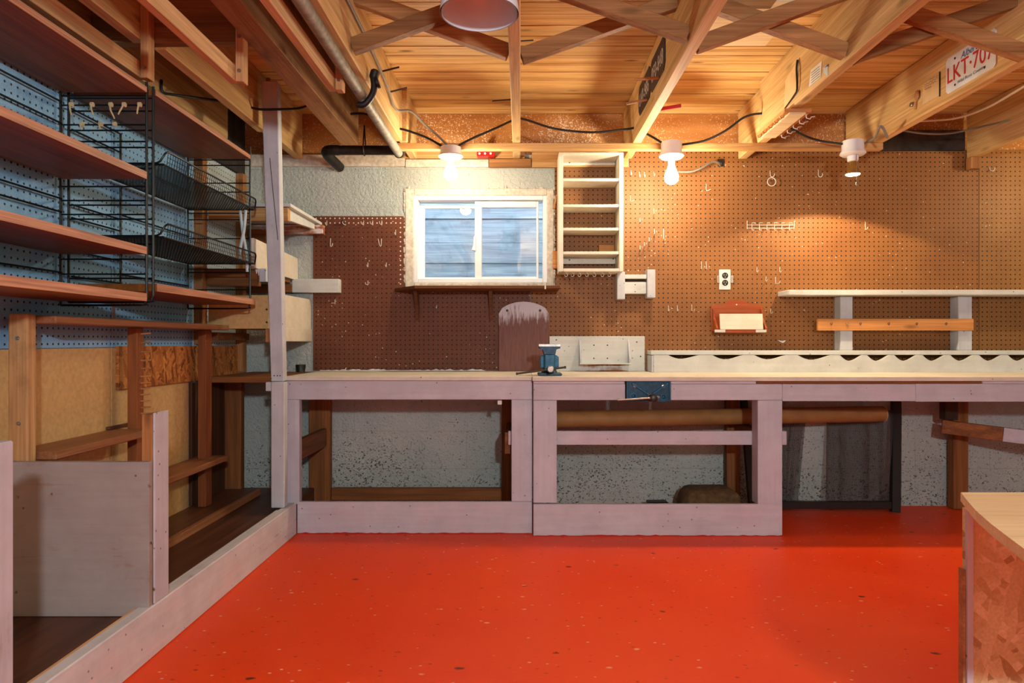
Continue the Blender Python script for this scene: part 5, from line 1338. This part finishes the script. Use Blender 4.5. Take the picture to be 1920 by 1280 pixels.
# papers and an inset on the face x = 1.143
fx = 1.143
def on_face(px, py):
    d = fx * F / (px - VPX); return (d, WZ(py, d))
def face_sheet(name, pts, mat, label, cat, th=0.002, parent=None):
    pl = [on_face(*p) for p in pts]
    o = MB().prism(pl, 'x', fx - th, fx - 0.0004).build(name, M[mat], parent)
    if parent is None: tag(o, label, cat)
    return o, pl
t = thing('paper_label', 'pale printed paper label stuck on the joist face', 'label', (fx, 2.65, 1.95))
face_sheet('sheet', [(1517, 163), (1539, 145), (1542, 114), (1521, 131)], 'paper', None, None, 0.0015, t)
mb = MB()
for k in range(5):
    a, b = on_face(1522, 137 + k * 4.6), on_face(1538, 124 + k * 4.6)
    mb.bar((fx - 0.0021, a[0], a[1]), (fx - 0.0021, b[0], b[1]), 0.002, 0.0006, (1, 0, 0), 0)
mb.build('printed_line', M['ink'], t)
t = thing('paper_label', 'torn blue and white sticker at the edge of the joist face', 'sticker', (fx, 2.5, 1.95))
face_sheet('sheet', [(1545, 138), (1553, 142), (1553, 120), (1544, 128)], 'strap', None, None, 0.0015, t)
face_sheet('dark_corner', [(1547, 127), (1554, 124), (1553, 120)], 'plate_blue', None, None, 0.0022, t)
face_sheet('cardboard_inset', [(1471, 203), (1474, 150), (1497, 112), (1496, 172)], 'card', 'tan cardboard sheet pinned to the joist face with a curling dark edge', 'cardboard', 0.003)
mb = MB(); mb.tube([(fx - 0.004, *on_face(1497, 113)), (fx - 0.010, *on_face(1498, 130)), (fx - 0.008, *on_face(1498, 165)), (fx - 0.006, *on_face(1492, 178)), (fx - 0.003, *on_face(1473, 203))], lambda u: 0.0045 - 0.002 * u, 6, 3)
tag(mb.build('rubber_strip', M['black_plastic'], None, True), 'dark thin strip hanging along the cardboard edge', 'strip')
# key rack under the end of that joist
t = thing('key_rack', 'small pale wooden key rack with brass hooks under the joist end', 'key rack', (1.19, 3.1, 1.85))
MB().box(1.115, 1.230, 2.86, 3.20, 1.862, JB - 0.0008, 0.002).build('board', M['hook_rail'], t)
MB().box(1.135, 1.205, 2.859, 3.20, 1.853, 1.8615, 0.002).build('raised_panel', M['plywood'], t)
for i in range(5):
    y = 2.89 + i * 0.068
    MB().tube([(1.218, y, 1.862), (1.220, y, 1.846), (1.236, y, 1.842), (1.240, y, 1.850), (1.256, y, 1.853)], 0.0022, 6).build('hook', M['hook_white'], t, True)
    MB().tube([(1.125, y, 1.862), (1.123, y, 1.848), (1.110, y, 1.846), (1.106, y, 1.854)], 0.0022, 6).build('hook', M['brass'], t, True)

# licence plate, card and small things on the face x = 1.757
fx = 1.757
t = thing('licence_plate', 'white licence plate with red characters screwed on the joist', 'licence plate', (fx, 2.65, 1.908))
y0, y1, z0, z1 = 2.498, 2.792, 1.908, 2.053
c = 0.012
MB().prism([(y0 + c, z0), (y1 - c, z0), (y1, z0 + c), (y1, z1 - c), (y1 - c, z1), (y0 + c, z1), (y0, z1 - c), (y0, z0 + c)], 'x', fx - 0.004, fx - 0.0005, 0.0008).build('plate', M['plate_white'], t)
f2 = fx - 0.0042
writing('red_characters', 'LKT\u00b7707', M['plate_red'], (f2, y1 - 0.012, z0 + 0.040), (0, -1, 0), (0, 0, 1), 0.270, t, 0.0012, height=0.064)
writing('province_name', 'Alberta', M['plate_blue'], (f2, y1 - 0.095, z0 + 0.108), (0, -1, 0), (0, 0, 1), 0.115, t, 0.0006, height=0.026, shear=0.3)
writing('motto', 'Wild Rose Country', M['plate_blue'], (f2, y1 - 0.075, z0 + 0.014), (0, -1, 0), (0, 0, 1), 0.165, t, 0.0006, height=0.016, shear=0.15)
studs('screw', M['dark_steel'], t, [(f2, a_, b_) for a_ in (y0 + 0.06, y1 - 0.06) for b_ in (z0 + 0.020, z1 - 0.018)], [(0.005, 0), (0.004, 0.002)], (-1, 0, 0))
def on3(px, py):
    d = fx * F / (px - VPX); return (d, WZ(py, d))
t = thing('note_card', 'tan card with handwriting pinned beside the licence plate', 'card', (fx, 3.05, 1.99))
pl = [on3(*p) for p in ((1731, 197), (1732, 158), (1763, 135), (1763, 179))]
MB().prism(pl, 'x', fx - 0.003, fx - 0.0005).build('card', M['card'], t)
mb = MB()
for k, (a, b) in enumerate((((1734, 160), (1761, 145)), ((1734, 164), (1757, 152)), ((1744, 150), (1760, 141)), ((1735, 168), (1748, 162)))):
    p, q = on3(*a), on3(*b)
    n = 9; pts = [(fx - 0.0034, p[0] + (q[0] - p[0]) * i / n, p[1] + (q[1] - p[1]) * i / n + 0.003 * (-1) ** i) for i in range(n + 1)]
    mb.tube(pts, 0.0006, 4)
mb.build('handwriting', M['ink'], t)
MB().bar((fx - 0.003, *on3(1763, 134)), (fx - 0.003, *on3(1763, 181)), 0.004, 0.004, (1, 0, 0)).build('dark_edge', M['black_plastic'], t)
# wooden spoon and knob
a, b = on3(1722, 176), on3(1718, 205)
t = thing('wooden_spoon', 'little wooden spoon fixed to the joist beside the card', 'spoon', (fx, a[0], b[1]))
MB().tube([(fx - 0.006, *on3(1719, 190)), (fx - 0.006, *on3(1718, 205))], 0.005, 8).build('handle', M['peg'], t, True)
bm_ = MB(); bmesh.ops.create_uvsphere(bm_.bm, u_segments=16, v_segments=10, radius=1.0, matrix=Matrix.Translation((fx - 0.007, *on3(1722, 179))) @ Matrix.Diagonal((0.006, 0.016, 0.022, 1)))
bm_.build('bowl', M['peg'], t, True)
MB_ = MB().lathe([(0.010, 0), (0.010, 0.008), (0.006, 0.010)], (fx - 0.0005, *on3(1711, 196)), (-1, 0, 0), 14)
tag(MB_.build('steel_knob', M['steel'], None, True), 'small steel knob left of the wooden spoon', 'knob')
box_thing('rubber_flap', M['black_plastic'], (1.40, 1.53, 2.72, 2.80, 2.090, 2.104), 'black rubber flap hanging under the planks behind the label joist', 'flap')
mb = MB(); mb.prism([(1.225, 2.02), (1.36, 2.02), (1.42, 2.05), (1.42, 2.10), (1.225, 2.10)], 'y', 2.74, 2.77, 0.002)
tag(mb.build('grey_bracket', M['dark_steel']), 'grey metal bracket on the right side of the label joist', 'bracket')

# ================================================================== COUNTER AT THE LOWER RIGHT
t = thing('plywood_counter', 'plywood topped counter on strand board at the lower right', 'counter', (1.2, 1.1, 0))
top = [(0.856, 1.318), (0.822, 1.245), (0.791, 1.178), (0.756, 1.088), (0.733, 1.020), (0.711, 0.955), (0.690, 0.86), (0.69, 0.76), (0.72, 0.68), (0.80, 0.63), (1.75, 0.63), (1.75, 1.318)]
MB().prism(top, 'z', 0.582, 0.600, 0.001).build('counter_top', M['plywood'], t)
MB().box(0.832, 1.75, 1.262, 1.276, 0.0, 0.5815, 0.0005).build('front_panel', M['osb'], t)
MB().box(0.8275, 0.839, 1.254, 1.2615, 0.0, 0.5815, 0.0008).build('corner_batten', M['pink_z'], t)
MB().box(0.822, 0.827, 1.258, 1.272, 0.0, 0.47, 0.0005).build('edge_strip', M['plywood_edge'], t)
MB().box(1.60, 1.62, 0.75, 1.26, 0.0, 0.5815, 0.001).build('support', M['osb'], t)

# check: no two things share a label unless a group says so
seen = {}
for o in SC.objects:
    if 'label' in o and o.parent is None: seen.setdefault(o['label'], []).append(o.name)
for k, v in seen.items():
    if len(v) > 1: print('DUP LABEL', k, v)
